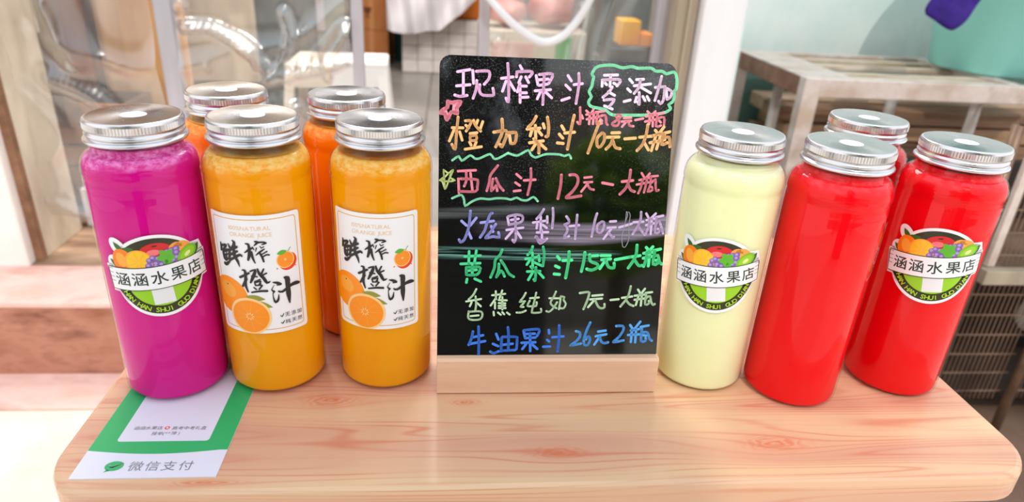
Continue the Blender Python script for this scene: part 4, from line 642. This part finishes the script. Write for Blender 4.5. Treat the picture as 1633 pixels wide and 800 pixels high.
struct('wall_left', -2.42, -2.32, 1.5, 4.7, 0, 2.6, GREYWALL)
struct('wall_inner_right', 0.75, 0.83, 1.93, 4.7, 0, 2.6, GREYWALL)
struct('ceiling', -2.4, 0.83, 1.5, 4.7, 2.5, 2.6, GREYWALL)
struct('wall_right', 0.60, 3.2, 1.86, 1.92, -0.1, 2.8, TEALWALL)
struct('wall_front_left', -4, -1.45, 1.38, 1.50, 0, 2.8, GREYWALL)
struct('wall_above_door', -1.5, 0.6, 1.40, 1.50, 2.05, 2.8, GREYWALL)
struct('floor_right', 0.62, 3.4, 0.55, 1.86, -0.12, 0.002, mottled('brown_ground', (84, 62, 50), (124, 98, 80), 5, 0.8))
struct('trim_12', 0.602, 3.2, 1.852, 1.86, 0.002, zz0(-0.015), mottled('dark_teal_band', (62, 100, 94), (96, 134, 124), 3, 0.6))  # darker teal band along the lower part of the right wall

# left door jamb and white door leaf
struct('trim_5', -0.905, -0.858, 1.385, 1.55, IF, 2.05, JAMBM, bevel=0.003)
struct('trim_6', -0.872, -0.856, 1.375, 1.392, IF, 2.05, mottled('brown_seal', (120, 84, 60), (160, 120, 92), 20, 0.7))
dr = D.objects.new('door_1', None); COL.objects.link(dr); dr['kind'] = 'structure'; dr.location = (0, 0, 0)
box('stile', -0.945, -0.872, 1.350, 1.385, IF-0.002, 2.0, WHITEP, dr, 0.004)
box('rail', -1.55, -0.945, 1.352, 1.383, IF-0.002, IF+0.088, WHITEP, dr, 0.003)
box('stile', -1.60, -1.55, 1.350, 1.385, IF-0.002, 2.0, WHITEP, dr, 0.004)
box('pane', -1.55, -0.945, 1.362, 1.372, IF+0.088, 2.0, mottled('frosted_pane', (216, 196, 176), (232, 216, 200), 3, 0.3), dr)
# right frame of the doorway
struct('trim_7', 0.493, 0.578, 1.355, 1.47, 0.0, 2.05, ALU, bevel=0.003)
struct('trim_8', 0.449, 0.492, 1.385, 1.46, 0.0, 2.05, TAUPE, bevel=0.002)
struct('trim_9', 0.470, 0.476, 1.378, 1.385, 0.0, 2.05, TAUPE)
struct('trim_10', 0.578, 0.60, 1.40, 1.90, 0.0, 2.05, TEALWALL)
# bars of the curtain frame
for k, (x0, x1) in enumerate(((-0.577, -0.540), (-0.197, -0.172), (0.060, 0.083), (0.428, 0.4445))):
    pass
for x0, x1, lab in ((-0.575, -0.540, 'grey upright bar left of the rear orange bottles, edge of the plastic curtain'), (-0.1965, -0.174, 'slim grey upright bar in front of the brown carton and white stool'), (0.060, 0.082, 'slim grey upright bar just above the left half of the menu board'), (0.428, 0.4625, 'grey upright bar beside the taupe door frame')):
    o = box('upright_bar', x0, x1, 1.440, 1.462, IF+0.001, 2.05, LILAC, None, 0.003); tag(o, lab, 'bar', 'upright bars of the doorway curtain frame')

# ================================================================== clear plastic curtain
FILM = D.materials.new('clear_plastic_film'); FILM.use_nodes = True
t = NT(FILM); t.n.clear()
out = t.new('ShaderNodeOutputMaterial'); tr = t.new('ShaderNodeBsdfTransparent'); tr.inputs[0].default_value = (0.93, 0.93, 0.935, 1)
gl = t.new('ShaderNodeBsdfGlossy', i_Roughness=0.2); df = t.new('ShaderNodeBsdfDiffuse'); df.inputs[0].default_value = (0.9, 0.9, 0.92, 1)
lw = t.new('ShaderNodeLayerWeight', i_Blend=0.5); fac = t.m('MINIMUM', t.m('MULTIPLY_ADD', t.m('POWER', lw.outputs['Facing'], 1.3), 1.2, 0.10), 0.85)
m1 = t.new('ShaderNodeMixShader', i_Fac=0.08); t.link(tr.outputs[0], m1.inputs[1]); t.link(df.outputs[0], m1.inputs[2])
m2 = t.new('ShaderNodeMixShader'); t.link(fac, m2.inputs[0]); t.link(m1.outputs[0], m2.inputs[1]); t.link(gl.outputs[0], m2.inputs[2]); t.link(m2.outputs[0], out.inputs[0])
def film(name, x0, x1, z0, z1, y, creases, nx=110, nz=110, amp=1.0, seed=0.0, trimf=None):
    bm = bmesh.new(); g = []
    segs = []
    for pts, hgt, wid in creases:
        sp_ = smooth_path([(a, c, 0) for a, c in pts], 0.01); segs.append((sp_, hgt, wid))
    for j in range(nz+1):
        row = []
        for i in range(nx+1):
            x = x0 + (x1-x0)*i/nx; z = z0 + (z1-z0)*j/nz; h = 0.012*noise.noise(Vector((x*5+seed, z*3.2, seed))) + 0.004*noise.noise(Vector((x*15+seed, z*9, 3+seed))) + 0.016*(1-min(1, abs(3.2*noise.noise(Vector((x*4.2+z*2.5+seed, z*5.0-x*2, seed+9))))))**2
            for sp_, hgt, wid in segs:
                dm = min(math.hypot(x-a[0], z-a[1]) for a in sp_)
                if dm < wid*3: h += hgt*1.7*math.exp(-(dm/wid)**2)
            row.append(bm.verts.new((x, y - h*amp, z)))
        g.append(row)
    for j in range(nz):
        for i in range(nx):
            if trimf and not trimf((g[j][i].co.x+g[j+1][i+1].co.x)/2, (g[j][i].co.z+g[j+1][i+1].co.z)/2): continue
            bm.faces.new((g[j][i], g[j][i+1], g[j+1][i+1], g[j+1][i]))
    for v in [v for v in bm.verts if not v.link_faces]: bm.verts.remove(v)
    return link_mesh(name, bm, FILM, smooth=True)
def zz(z): return z + TZ
def px(u, v): return (-0.573 + (u-245)*0.001196 + v*0.00007, zz(0.135 - v*0.00124 + (u-245)*0.00004))
def PX(*p): return [px(*q) for q in p]
o = film('plastic_curtain', -0.858, -0.577, zz(-0.32), zz(0.45), 1.44, [(PX((95, 0), (105, 50), (112, 90)), 0.02, 0.03), (PX((60, 120), (120, 150), (160, 200)), 0.012, 0.02)], seed=1.3); tag(o, 'clear plastic curtain panel in front of the brown cupboard, left of the bars', 'curtain', 'clear plastic curtain panels')
o = film('plastic_curtain', -0.540, -0.197, zz(-0.30), zz(0.45), 1.448, [
    (PX((305, 44), (335, 46), (375, 68), (405, 98)), 0.022, 0.011), (PX((315, 104), (390, 102)), 0.008, 0.006),
    (PX((450, 20), (455, 55), (440, 90), (415, 118)), 0.018, 0.009), (PX((410, 118), (460, 112), (505, 104), (540, 92)), 0.020, 0.010),
    (PX((515, 86), (530, 70), (548, 48)), 0.030, 0.020), (PX((285, 10), (290, 40)), 0.016, 0.012), (PX((442, 125), (450, 170)), 0.012, 0.008), (PX((510, 120), (485, 165)), 0.012, 0.010), (PX((465, 95), (490, 92)), 0.010, 0.008)], seed=4.1)
tag(o, 'crumpled clear plastic curtain panel between two grey bars, above the rear orange bottles', 'curtain', 'clear plastic curtain panels')
o = film('plastic_curtain', 0.083, 0.428, zz(-0.30), zz(0.45), 1.45, [(PX((800, 60), (830, 110)), 0.01, 0.012), (PX((950, 10), (940, 60), (930, 120)), 0.014, 0.012), (PX((775, 70), (785, 90)), 0.02, 0.008)], seed=7.7)
tag(o, 'clear plastic curtain panel behind the top right of the menu board', 'curtain', 'clear plastic curtain panels')
# gathered swag with a thick rolled hem
bm = bmesh.new(); hem = smooth_path([(*px(772, -30),), (*px(800, 2),), (*px(838, 36),), (*px(880, 58),), (*px(915, 48),), (*px(940, 20),), (*px(958, -15),), (*px(968, -50),)], 0.008)
tube(bm, [(a, 1.415 - 0.012*math.sin(i*0.2), c) for i, (a, c) in enumerate(hem)], [0.0062 + 0.0030*math.sin(PI*i/(len(hem)-1)) for i in range(len(hem))], 12)
HEM = mat('rolled_plastic', (240, 242, 246), 0.15); pb(HEM).inputs['Transmission Weight'].default_value = 0.25
sw = thing('plastic_swag', 'clear plastic sheet gathered in a loop with bright rolled hem, above the menu board', 'plastic sheet', (0, 0, 0))
link_mesh('rolled_hem', bm, HEM, sw, smooth=True)
bm = bmesh.new(); g = []
for j in range(40):
    s_ = j/39; row = []
    for i, (a, c) in enumerate(hem):
        topx = 0.20 + (a-0.20)*(1-0.35*s_); row.append(bm.verts.new((topx, 1.415 - 0.012*math.sin(i*0.2) + 0.012*math.sin(i*0.55 + s_*3)*s_, c + (zz(0.42)-c)*s_)))
    g.append(row)
for j in range(39):
    for i in range(len(hem)-1): bm.faces.new((g[j][i], g[j][i+1], g[j+1][i+1], g[j+1][i]))
link_mesh('film_sheet', bm, FILM, sw, smooth=True)

# ================================================================== inside the shop, left
cb = thing('cupboard', 'tall brown wooden cupboard with vertical boards behind the left plastic panel', 'cupboard', (0, 0, IF))
box('side_panel', -1.04, -0.985, 1.92, 2.3, 0, 1.5, BROWN, cb)
for k, (x0, x1, m_) in enumerate(((-0.985, -0.93, BROWN), (-0.928, -0.905, DARKW), (-0.905, -0.845, GOLDW), (-0.843, -0.752, GOLDW), (-0.750, -0.690, GOLDW))):
    box('board', x0, x1, 1.90 - 0.006*(k % 2), 1.92, 0.0, 1.5, m_, cb)
tag(box('gap_shade_strip', -0.885, -0.862, 1.60, 1.66, zz(-0.17), 2.0, DARKW), 'dark upright strip put in for the shaded gap behind the left door jamb', 'panel')  # dark strip standing in for the shaded gap behind the jamb
bm = bmesh.new(); tube(bm, [(-0.876, 1.57, zz(0.5)), (-0.868, 1.57, zz(0.045))], 0.004); tag(link_mesh('thin_rod', bm, CREAM), 'thin pale rod hanging beside the left door jamb', 'rod')
cr = thing('wooden_crate', 'low slatted brown wooden crate on the floor behind the left door jamb', 'crate', (-1.02, 1.70, IF))
for z in (0.0, 0.055, 0.11, 0.165, 0.22): box('slat', 0, 0.24, 0, 0.012, z, z+0.042, BROWN if z else DARKW, cr); box('slat', 0, 0.24, 0.148, 0.16, z, z+0.042, DARKW, cr)
for x in (0, 0.225): box('corner_post', x, x+0.015, 0.013, 0.147, 0, 0.26, DARKW, cr)
tag(box('white_block', -0.855, -0.60, 1.565, 1.60, IF+0.001, IF+0.095, mat('white_board', (236, 232, 240), 0.5), None, 0.003), 'low white board standing on the sill right of the left door jamb', 'board')
tag(box('khaki_curtain', -1.0, -0.70, 2.60, 2.64, IF+0.14, 2.2, KHAKI), 'khaki cloth panel hanging behind the crumpled plastic curtain', 'cloth')
tag(box('dark_refrigerator', -0.80, -0.60, 2.80, 3.3, IF, 1.9, DARKG, None, 0.01), 'dark grey-green cabinet behind the crumpled plastic, right of the khaki cloth', 'cabinet')
ps = thing('price_poster', 'white poster with a magenta label on the grey shop wall', 'poster', (0, 0, 0))
box('sheet', -0.90, -0.62, 3.60, 3.604, zz(-0.20), zz(0.12), mat('poster_white', (226, 214, 216), 0.6), ps); box('magenta_label', -0.82, -0.70, 3.594, 3.599, zz(-0.168), zz(-0.118), MAGENTA, ps); box('pale_strip', -0.69, -0.66, 3.594, 3.599, zz(-0.17), zz(0.0), WHITE, ps)
tag(box('grey_counter', -0.98, -0.52, 3.61, 3.72, IF, zz(0.2), mottled('counter_grey', (150, 150, 138), (186, 184, 170), 3, 0.6)), 'grey-green counter front the poster is stuck on, seen through the crumpled plastic', 'counter')

def stool(name, label, x, y, s, h, m_, rz=0):
    th = thing(name, label, 'stool', (x, y, IF), rz)
    bm = bmesh.new(); add_box(bm, -s/2, s/2, -s/2, s/2, h-0.022, h, 0.008, 3); link_mesh('seat', bm, m_, th)
    for sx_, sy_ in ((-1, -1), (1, -1), (1, 1), (-1, 1)):
        bm = bmesh.new(); T_ = 0.030; B_ = 0.030; ox = s/2-0.017; sp_ = 0.026
        vs = []
        for z, off in ((h-0.015, 0), (0, sp_)):
            cx, cy = sx_*(ox+off), sy_*(ox+off); vs += [bm.verts.new((cx+a*T_/2, cy+b_*T_/2, z)) for a, b_ in ((-1, -1), (1, -1), (1, 1), (-1, 1))]
        for q in ((0, 1, 2, 3), (7, 6, 5, 4), (0, 4, 5, 1), (1, 5, 6, 2), (2, 6, 7, 3), (3, 7, 4, 0)): bm.faces.new([vs[i] for i in q])
        bmesh.ops.recalc_face_normals(bm, faces=bm.faces); link_mesh('leg', bm, m_, th)
    for q in range(4):
        bm = bmesh.new(); add_box(bm, -s/2+0.01, s/2-0.01, -s/2, -s/2+0.008, h-0.075, h-0.018)
        o = link_mesh('apron', bm, m_, th); o.rotation_euler.z = q*PI/2
stool('plastic_stool', 'white plastic stool right of the slim grey bar, in front of the brown carton', -0.265, 2.14, 0.16, 0.325, WHITE, 0.05)
stool('plastic_stool', 'cream plastic stool left of the slim grey bar, beside the white stool', -0.40, 2.36, 0.24, 0.28, CREAM, 0.0)

def carton(name, label, x0, x1, y0, y1, z0, z1, mark=False):
    th = thing(name, label, 'carton', ((x0+x1)/2, (y0+y1)/2, z0)); hx, hy, h = (x1-x0)/2, (y1-y0)/2, z1-z0
    box('carton_body', -hx, hx, -hy, hy, 0, h, CARD, th, 0.003)
    box('tape_strip', -0.012, 0.012, -hy-0.001, -hy, 0, h, mat('brown_tape', (214, 150, 100), 0.3), th)
    if mark:
        bm = bmesh.new()
        for pts in ([(-0.022, 0.05), (0.022, 0.05), (0.014, 0.02), (-0.014, 0.02)], [(-0.004, 0.02), (0.004, 0.02), (0.004, 0.004), (-0.004, 0.004)], [(-0.016, 0.004), (0.016, 0.004), (0.016, 0), (-0.016, 0)]): poly(bm, pts, 0, 0)
        for v in bm.verts: v.co = Vector((v.co.x-0.02, -hy-0.002, v.co.y+h*0.25))
        link_mesh('glass_symbol', bm, mat('mark_brown', (110, 56, 26), 0.7), th)
    return th
carton('brown_carton', 'brown carton on the shop floor, lower of the two stacked behind the stool', -0.50, -0.325, 3.80, 4.2, IF, zz(-0.215))
carton('brown_carton', 'brown carton with a dark glass mark, upper of the two stacked', -0.50, -0.32, 3.80, 4.2, zz(-0.213), zz(0.05), True)
bn_ = thing('green_bin', 'dark green bin in the gap between the cartons and the tiled counter', 'bin', (-0.282, 4.0, IF)); 
bm = bmesh.new(); lathe(bm, [(0.024, 0), (0.030, 0.24), (0.033, 0.25), (0.028, 0.24), (0.022, 0.01), (0, 0.01)], 24); link_mesh('bin_body', bm, GREENBIN, bn_, smooth=True)
bm = bmesh.new(); lathe(bm, [(0, 0.262), (0.025, 0.260), (0.034, 0.254), (0.034, 0.2505), (0, 0.2505)], 24); link_mesh('bin_lid', bm, BLACK, bn_, smooth=True)
tag(box('dark_cabinet', -0.33, -0.19, 4.25, 4.5, IF, 1.3, BLACK), 'black cabinet behind the dark green bin', 'cabinet')
# tiled counter
tcx0, tcx1 = -0.245, 0.40
tcn_ = thing('tiled_counter', 'low counter faced with small white square tiles, under the white sheet', 'counter', (tcx0, 3.66, IF))
box('core', 0, tcx1-tcx0, 0.006, 0.5, 0, 0.275, GROUT, tcn_)
tmesh = None
for i in range(8):
    for j in range(4):
        if tmesh is None:
            bm = bmesh.new(); add_box(bm, 0, 0.0775, 0, 0.0055, 0, 0.0655, 0.0012, 1); o = link_mesh('tile', bm, TILE_W, tcn_); tmesh = o.data
        else: o = D.objects.new('tile', tmesh); COL.objects.link(o); o.parent = tcn_
        o.location = (0.002+i*0.0805, 0, 0.003+j*0.0685)
tag(box('orange_crate', 0.02, 0.30, 3.70, 4.0, zz(-0.124), zz(0.02), mat('orange_box', (232, 128, 30), 0.5), None, 0.004), 'orange box standing on the tiled counter beside the bar', 'box')
# white sheet
bm = bmesh.new(); g = []
def low_edge(x):
    pts = [(-0.31, -0.176), (-0.23, -0.195), (-0.15, -0.185), (-0.05, -0.170), (0.05, -0.09), (0.14, -0.01)]
    for (a, za), (c, zc) in zip(pts, pts[1:]):
        if x <= c: return za + (zc-za)*(x-a)/(c-a)
    return -0.01
for i in range(50):
    x = -0.31+0.45*i/49; zb = low_edge(x)
    g.append([bm.verts.new((x, 3.575 - 0.02*math.sin(i*0.5 + j*0.16) - 0.01*math.sin(i*0.21 - j*0.4) + 0.015*j/24, zz(zb + (0.30-zb)*j/24))) for j in range(25)])
for i in range(49):
    for j in range(24): bm.faces.new((g[i][j], g[i+1][j], g[i+1][j+1], g[i][j+1]))
tag(link_mesh('white_sheet', bm, SHEET, smooth=True), 'white sheet hanging over the tiled counter at the top centre', 'sheet')
# goods seen through the right plastic panel
def blob(name, label, cat, x, y, z, sx_, sy_, sz_, m_, seed=0.0, amp=0.25, group=None):
    bm = bmesh.new(); bmesh.ops.create_icosphere(bm, subdivisions=3, radius=1)
    for v in bm.verts:
        n_ = 1 + amp*noise.noise(v.co*1.6 + Vector((seed, 0, seed))); v.co = Vector((v.co.x*sx_*n_, v.co.y*sy_*n_, v.co.z*sz_*n_))
    o = link_mesh(name, bm, m_, smooth=True); o.location = (x, y, z); return tag(o, label, cat, group)
tag(box('display_table', 0.13, 0.58, 2.92, 3.3, IF, zz(-0.075), mottled('counter_cream', (206, 198, 180), (222, 214, 198), 4, 0.6), None, 0.005), 'cream display table with pink goods on it, seen through the right plastic panel', 'table')
blob('pink_bag', 'pink bag of goods at the left on the cream display table', 'bag', 0.24, 3.04, zz(-0.010), 0.085, 0.08, 0.06, REDGOODS, 2.0, group='pink bags on the display table')
blob('pink_bag', 'pink bag of goods at the right on the cream display table', 'bag', 0.43, 3.06, zz(0.012), 0.10, 0.08, 0.08, REDGOODS, 5.0, group='pink bags on the display table')
tag(box('green_carton', 0.445, 0.505, 2.86, 2.91, IF, zz(-0.085), GREEN, None, 0.003), 'small green box in front of the cream display table', 'box')
tag(box('pink_board', 0.17, 0.34, 2.82, 2.84, IF, zz(-0.11), mottled('pink_panel', (190, 140, 132), (218, 180, 170), 3, 0.6)), 'dull pink board leaning under the cream display table', 'board')
tag(box('grey_slab', 0.585, 0.70, 2.9, 2.95, IF, zz(0.02), SLAB, None, 0.004), 'grey stone slab standing left of the yellow box', 'slab')
yb = thing('yellow_box', 'bright yellow and orange box on a dark basket near the right door frame', 'box', (0.625, 2.45, zz(-0.045)))
box('carton_body', -0.035, 0.035, -0.05, 0.05, 0, 0.085, YELLOW, yb, 0.004); box('carton_body', 0.037, 0.085, -0.05, 0.05, 0, 0.042, mat('amber', (236, 140, 16), 0.45), yb, 0.003)
bk_ = thing('dark_basket', 'shallow dark basket under the yellow box', 'basket', (0.635, 2.45, zz(-0.10)))
bm = bmesh.new(); lathe(bm, [(0, 0), (0.095, 0), (0.108, 0.045), (0.111, 0.052), (0.104, 0.048), (0.09, 0.006), (0, 0.006)], 32); link_mesh('basket_body', bm, BLACK, bk_, smooth=True)
tag(box('basket_stand', 0.54, 0.735, 2.40, 2.6, IF, zz(-0.101), DARKG), 'dark stand carrying the basket and yellow box', 'stand')
tag(box('dark_shelf_unit', 0.56, 0.745, 2.62, 2.85, IF, 1.9, mottled('dark_teal', (44, 64, 66), (92, 108, 104), 5, 0.6)), 'dark teal shelf unit behind the yellow box', 'shelf')

# ================================================================== rack, bucket, cage on the right
rk = thing('steel_rack', 'low weathered steel rack frame in front of the pale teal wall, carrying the bucket', 'rack', (0, 0, 0))
zt = zz(0.042)
box('front_rail', 0.793, 2.0, 1.40, 1.425, zt-0.040, zt, METAL_TUBE, rk, 0.002)
box('rear_rail', 0.793, 2.0, 1.76, 1.785, zt-0.040, zt, METAL_TUBE, rk, 0.002)
box('side_rail', 0.758, 0.790, 1.426, 1.759, zt-0.042, zt-0.002, RUST, rk, 0.002)
box('side_flange', 0.758, 0.875, 1.427, 1.758, zt-0.002, zt, METAL_TUBE, rk)
box('cross_rail', 1.245, 1.27, 1.427, 1.758, zt-0.032, zt+0.001, METAL_TUBE, rk, 0.002)
for k, y in enumerate((1.445, 1.50, 1.61, 1.70)): box('slat', 0.876, 1.244, y, y+0.034, zt-0.014, zt-0.006, mottled('pale_board_%d' % k, (176, 156, 132), (222, 208, 190), 12, 0.6, (1, 4, 1)) if k < 1 else D.materials['pale_board_0'], rk)
box('leg', 0.755, 0.792, 1.395, 1.425, 0, zt+0.001, METAL_TUBE, rk, 0.002)
box('leg', 0.755, 0.785, 1.760, 1.790, 0, zt+0.001, METAL_TUBE, rk, 0.002)
for x, y in ((0.80, 1.60), (0.845, 1.56), (1.10, 1.60), (1.245, 1.50), (1.62, 1.60)):
    bm = bmesh.new(); tube(bm, [(x, y, 0), (x, y, zt-0.041)], 0.0125, 16); link_mesh('leg', bm, METAL_TUBE, rk, smooth=True)
# stacked boards beneath the rack
sb = thing('board_stack', 'stack of long brown boards on the ground under the steel rack', 'boards', (0, 0, 0))
rr = random.Random(3)
pm = [mottled('plank_%d' % k, c1, c2, 4, 0.7, (1, 4, 12), detail=6) for k, (c1, c2) in enumerate((((150, 112, 82), (196, 158, 124)), ((120, 88, 66), (166, 128, 100)), ((176, 140, 112), (208, 178, 150))))]
for lv in range(12):
    z = lv*0.042
    for r_ in range(2):
        x = 0.85+rr.uniform(-0.02, 0.03); box('plank', x, 2.4, 1.632+r_*0.105, 1.632+r_*0.105+0.10, z, z+0.036, pm[rr.randrange(3)], sb, 0.002)
# bucket
bu = thing('bucket', 'large light teal plastic bucket standing on the steel rack at the top right', 'bucket', (1.365, 1.615, zt+0.002))
bm = bmesh.new(); lathe(bm, [(0, 0), (0.150, 0), (0.158, 0.006), (0.188, 0.26), (0.196, 0.262), (0.198, 0.275), (0.188, 0.275), (0.182, 0.26), (0.152, 0.012), (0, 0.012)], 72); link_mesh('bucket_body', bm, TEALM, bu, smooth=True)
bm = bmesh.new(); tube(bm, [(0.198*math.cos(a), 0.198*math.sin(a)*0.9, 0.265 - 0.12*math.sin(a)) for a in [PI+PI*i/16 for i in range(17)]], 0.003); link_mesh('handle', bm, METAL_TUBE, bu, smooth=True)
# purple cloth over the bucket rim, its corner hanging free to the left
bm = bmesh.new(); g = []
low = [(1.118, 0.215), (1.097, 0.168), (1.120, 0.150), (1.150, 0.134), (1.168, 0.136), (1.196, 0.160), (1.222, 0.215), (1.245, 0.26)]
lowp = smooth_path([(a, c, 0) for a, c in low], 0.006)
for i, (a, c, _) in enumerate(lowp):
    s_ = i/(len(lowp)-1); row = []
    for j in range(18):
        q = j/17; tx = 1.165 + 0.075*s_; tz = 0.335; x = 1.000 + (a-1.097)*0.95; x = x + (tx - 0.05 - x)*q; z = c + 0.018 + (tz-c-0.018)*q
        y = 1.43 + 0.03*q - 0.02*s_ + 0.008*math.sin(s_*11 + q*4)*(1-q*0.5)
        row.append(bm.verts.new((x, y, zz(z))))
    g.append(row)
for i in range(len(g)-1):
    for j in range(17): bm.faces.new((g[i][j], g[i+1][j], g[i+1][j+1], g[i][j+1]))
bmesh.ops.solidify(bm, geom=bm.faces[:], thickness=0.002)
cl = link_mesh('purple_cloth', bm, PURPLE_CLOTH, smooth=True); tag(cl, 'purple cloth hanging over the left rim of the teal bucket', 'cloth')
# wire cage
cg = thing('wire_cage', 'brown metal cage with wire grilles right of the table', 'cage', (0, 0, 0))
cx0, cx1, cy0, cy1 = 0.940, 1.50, 1.00, 1.32
def post(x, y, r=0.0095):
    bm = bmesh.new(); tube(bm, [(x, y, 0.0), (x-0.025, y, zz(0.05))], r, 14); link_mesh('post', bm, DARK_STEEL, cg, smooth=True)
post(cx0, cy0); post(cx1, cy0); post(cx1, cy1)
bm = bmesh.new(); tube(bm, [(1.103, cy0-0.004, 0.0), (1.103, cy0-0.004, zz(-0.236))], 0.009, 14); link_mesh('post', bm, DARK_STEEL, cg, smooth=True)
box('front_rail', cx0+0.01, cx1-0.01, cy0-0.010, cy0+0.010, zz(-0.236), zz(-0.208), TAUPE, cg, 0.002)
box('front_rail', cx0-0.02, cx1-0.03, cy0-0.008, cy0+0.008, zz(0.05), zz(0.066), DARK_STEEL, cg, 0.002)
def grille(x0, x1, z0, z1, y):
    bm = bmesh.new(); x = x0+0.006
    while x < x1: tube(bm, [(x, y, z0), (x, y, z1)], 0.00125, 5); x += 0.0098
    z = z0+0.02
    while z < z1: tube(bm, [(x0, y-0.0022, z), (x1, y-0.0022, z)], 0.0016, 5); z += 0.043
    link_mesh('wire_grille', bm, DARK_STEEL, cg, kind='stuff')
grille(cx0+0.035, cx1, zz(-0.205), zz(0.048), cy0+0.012); grille(cx0+0.012, 1.094, zz(-0.50), zz(-0.238), cy0+0.012); grille(1.112, cx1, zz(-0.50), zz(-0.238), cy0+0.012)
box('flat_bar', cx0+0.020, cx0+0.034, cy0+0.006, cy0+0.016, zz(-0.206), zz(0.048), METAL_TUBE, cg)
box('back_panel', cx0+0.02, cx1, cy1-0.02, cy1-0.01, zz(-0.50), zz(-0.10), mat('cage_dark', (44, 32, 26), 0.8), cg)
box('bottom_panel', cx0+0.02, cx1, cy0+0.02, cy1-0.021, zz(-0.50), zz(-0.49), D.materials['cage_dark'], cg)
box('shelf', cx0+0.02, cx1, cy0+0.02, cy1-0.03, zz(-0.236), zz(-0.225), DARK_STEEL, cg)
blob('white_sack', 'pale sack slumped on the bottom of the wire cage', 'sack', 1.37, 1.17, 0.158, 0.11, 0.085, 0.062, mottled('sack_cloth', (196, 192, 184), (224, 220, 212), 8, 0.8), 3.0, 0.15)

# ================================================================== the street behind the viewer (lights and mirrors into the board, lids and film)
def tree(x, y, h, r, label, sd):
    th = thing('street_tree', label, 'tree', (x, y, 0)); bm = bmesh.new(); tube(bm, [(0, 0, 0), (0.05, 0.03, h*0.5), (0, 0, h)], [0.12, 0.09, 0.05], 10); link_mesh('trunk', bm, BARK, th, smooth=True)
    bm = bmesh.new(); q = random.Random(sd)
    for k in range(900):
        d = Vector((q.gauss(0, 1), q.gauss(0, 1), q.gauss(0, 0.8))).normalized()*r*q.random()**0.4; c = Vector((0, 0, h)) + d; a = q.random()*6.28; s_ = 0.16
        e1 = Vector((math.cos(a), math.sin(a), q.uniform(-0.6, 0.6)))*s_; e2 = Vector((-math.sin(a), math.cos(a), q.uniform(-0.6, 0.6)))*s_*0.6
        bm.faces.new([bm.verts.new(c+e1), bm.verts.new(c+e2), bm.verts.new(c-e1), bm.verts.new(c-e2)])
    link_mesh('foliage', bm, LEAFM, th, kind='stuff')
tree(1.80, -6.0, 1.50, 0.75, 'street tree across the pavement, right-hand one, mirrored in the menu board', 1)
tree(-2.6, -6.6, 2.6, 1.0, 'street tree across the pavement, left-hand one', 2)
sbld = thing('street_building', 'grey building across the street, mirrored in the menu board', 'building', (0, -10.5, 0))
box('wall', -8, 8, -0.4, 0, 0, 4.2, FACADE, sbld)
for k in range(6): box('window', -6.6+k*2.4, -5.3+k*2.4, 0.0, 0.04, 1.2, 2.9, GLASSD, sbld)
box('mirrored_streak_strip', 3.0, 3.35, 0.0, 0.12, 2.0, 4.1, mat('white_paint', (236, 234, 230), 0.6), sbld)  # pale strip added so the board mirrors a white streak
struct('sun_blocker', -0.30, 0.485, -2.50, -2.20, 0.0, 4.0, mottled('sun_blocker_grey', (62, 58, 56), (84, 80, 76), 3, 0.8))  # unseen block added behind the camera to keep sun off the table
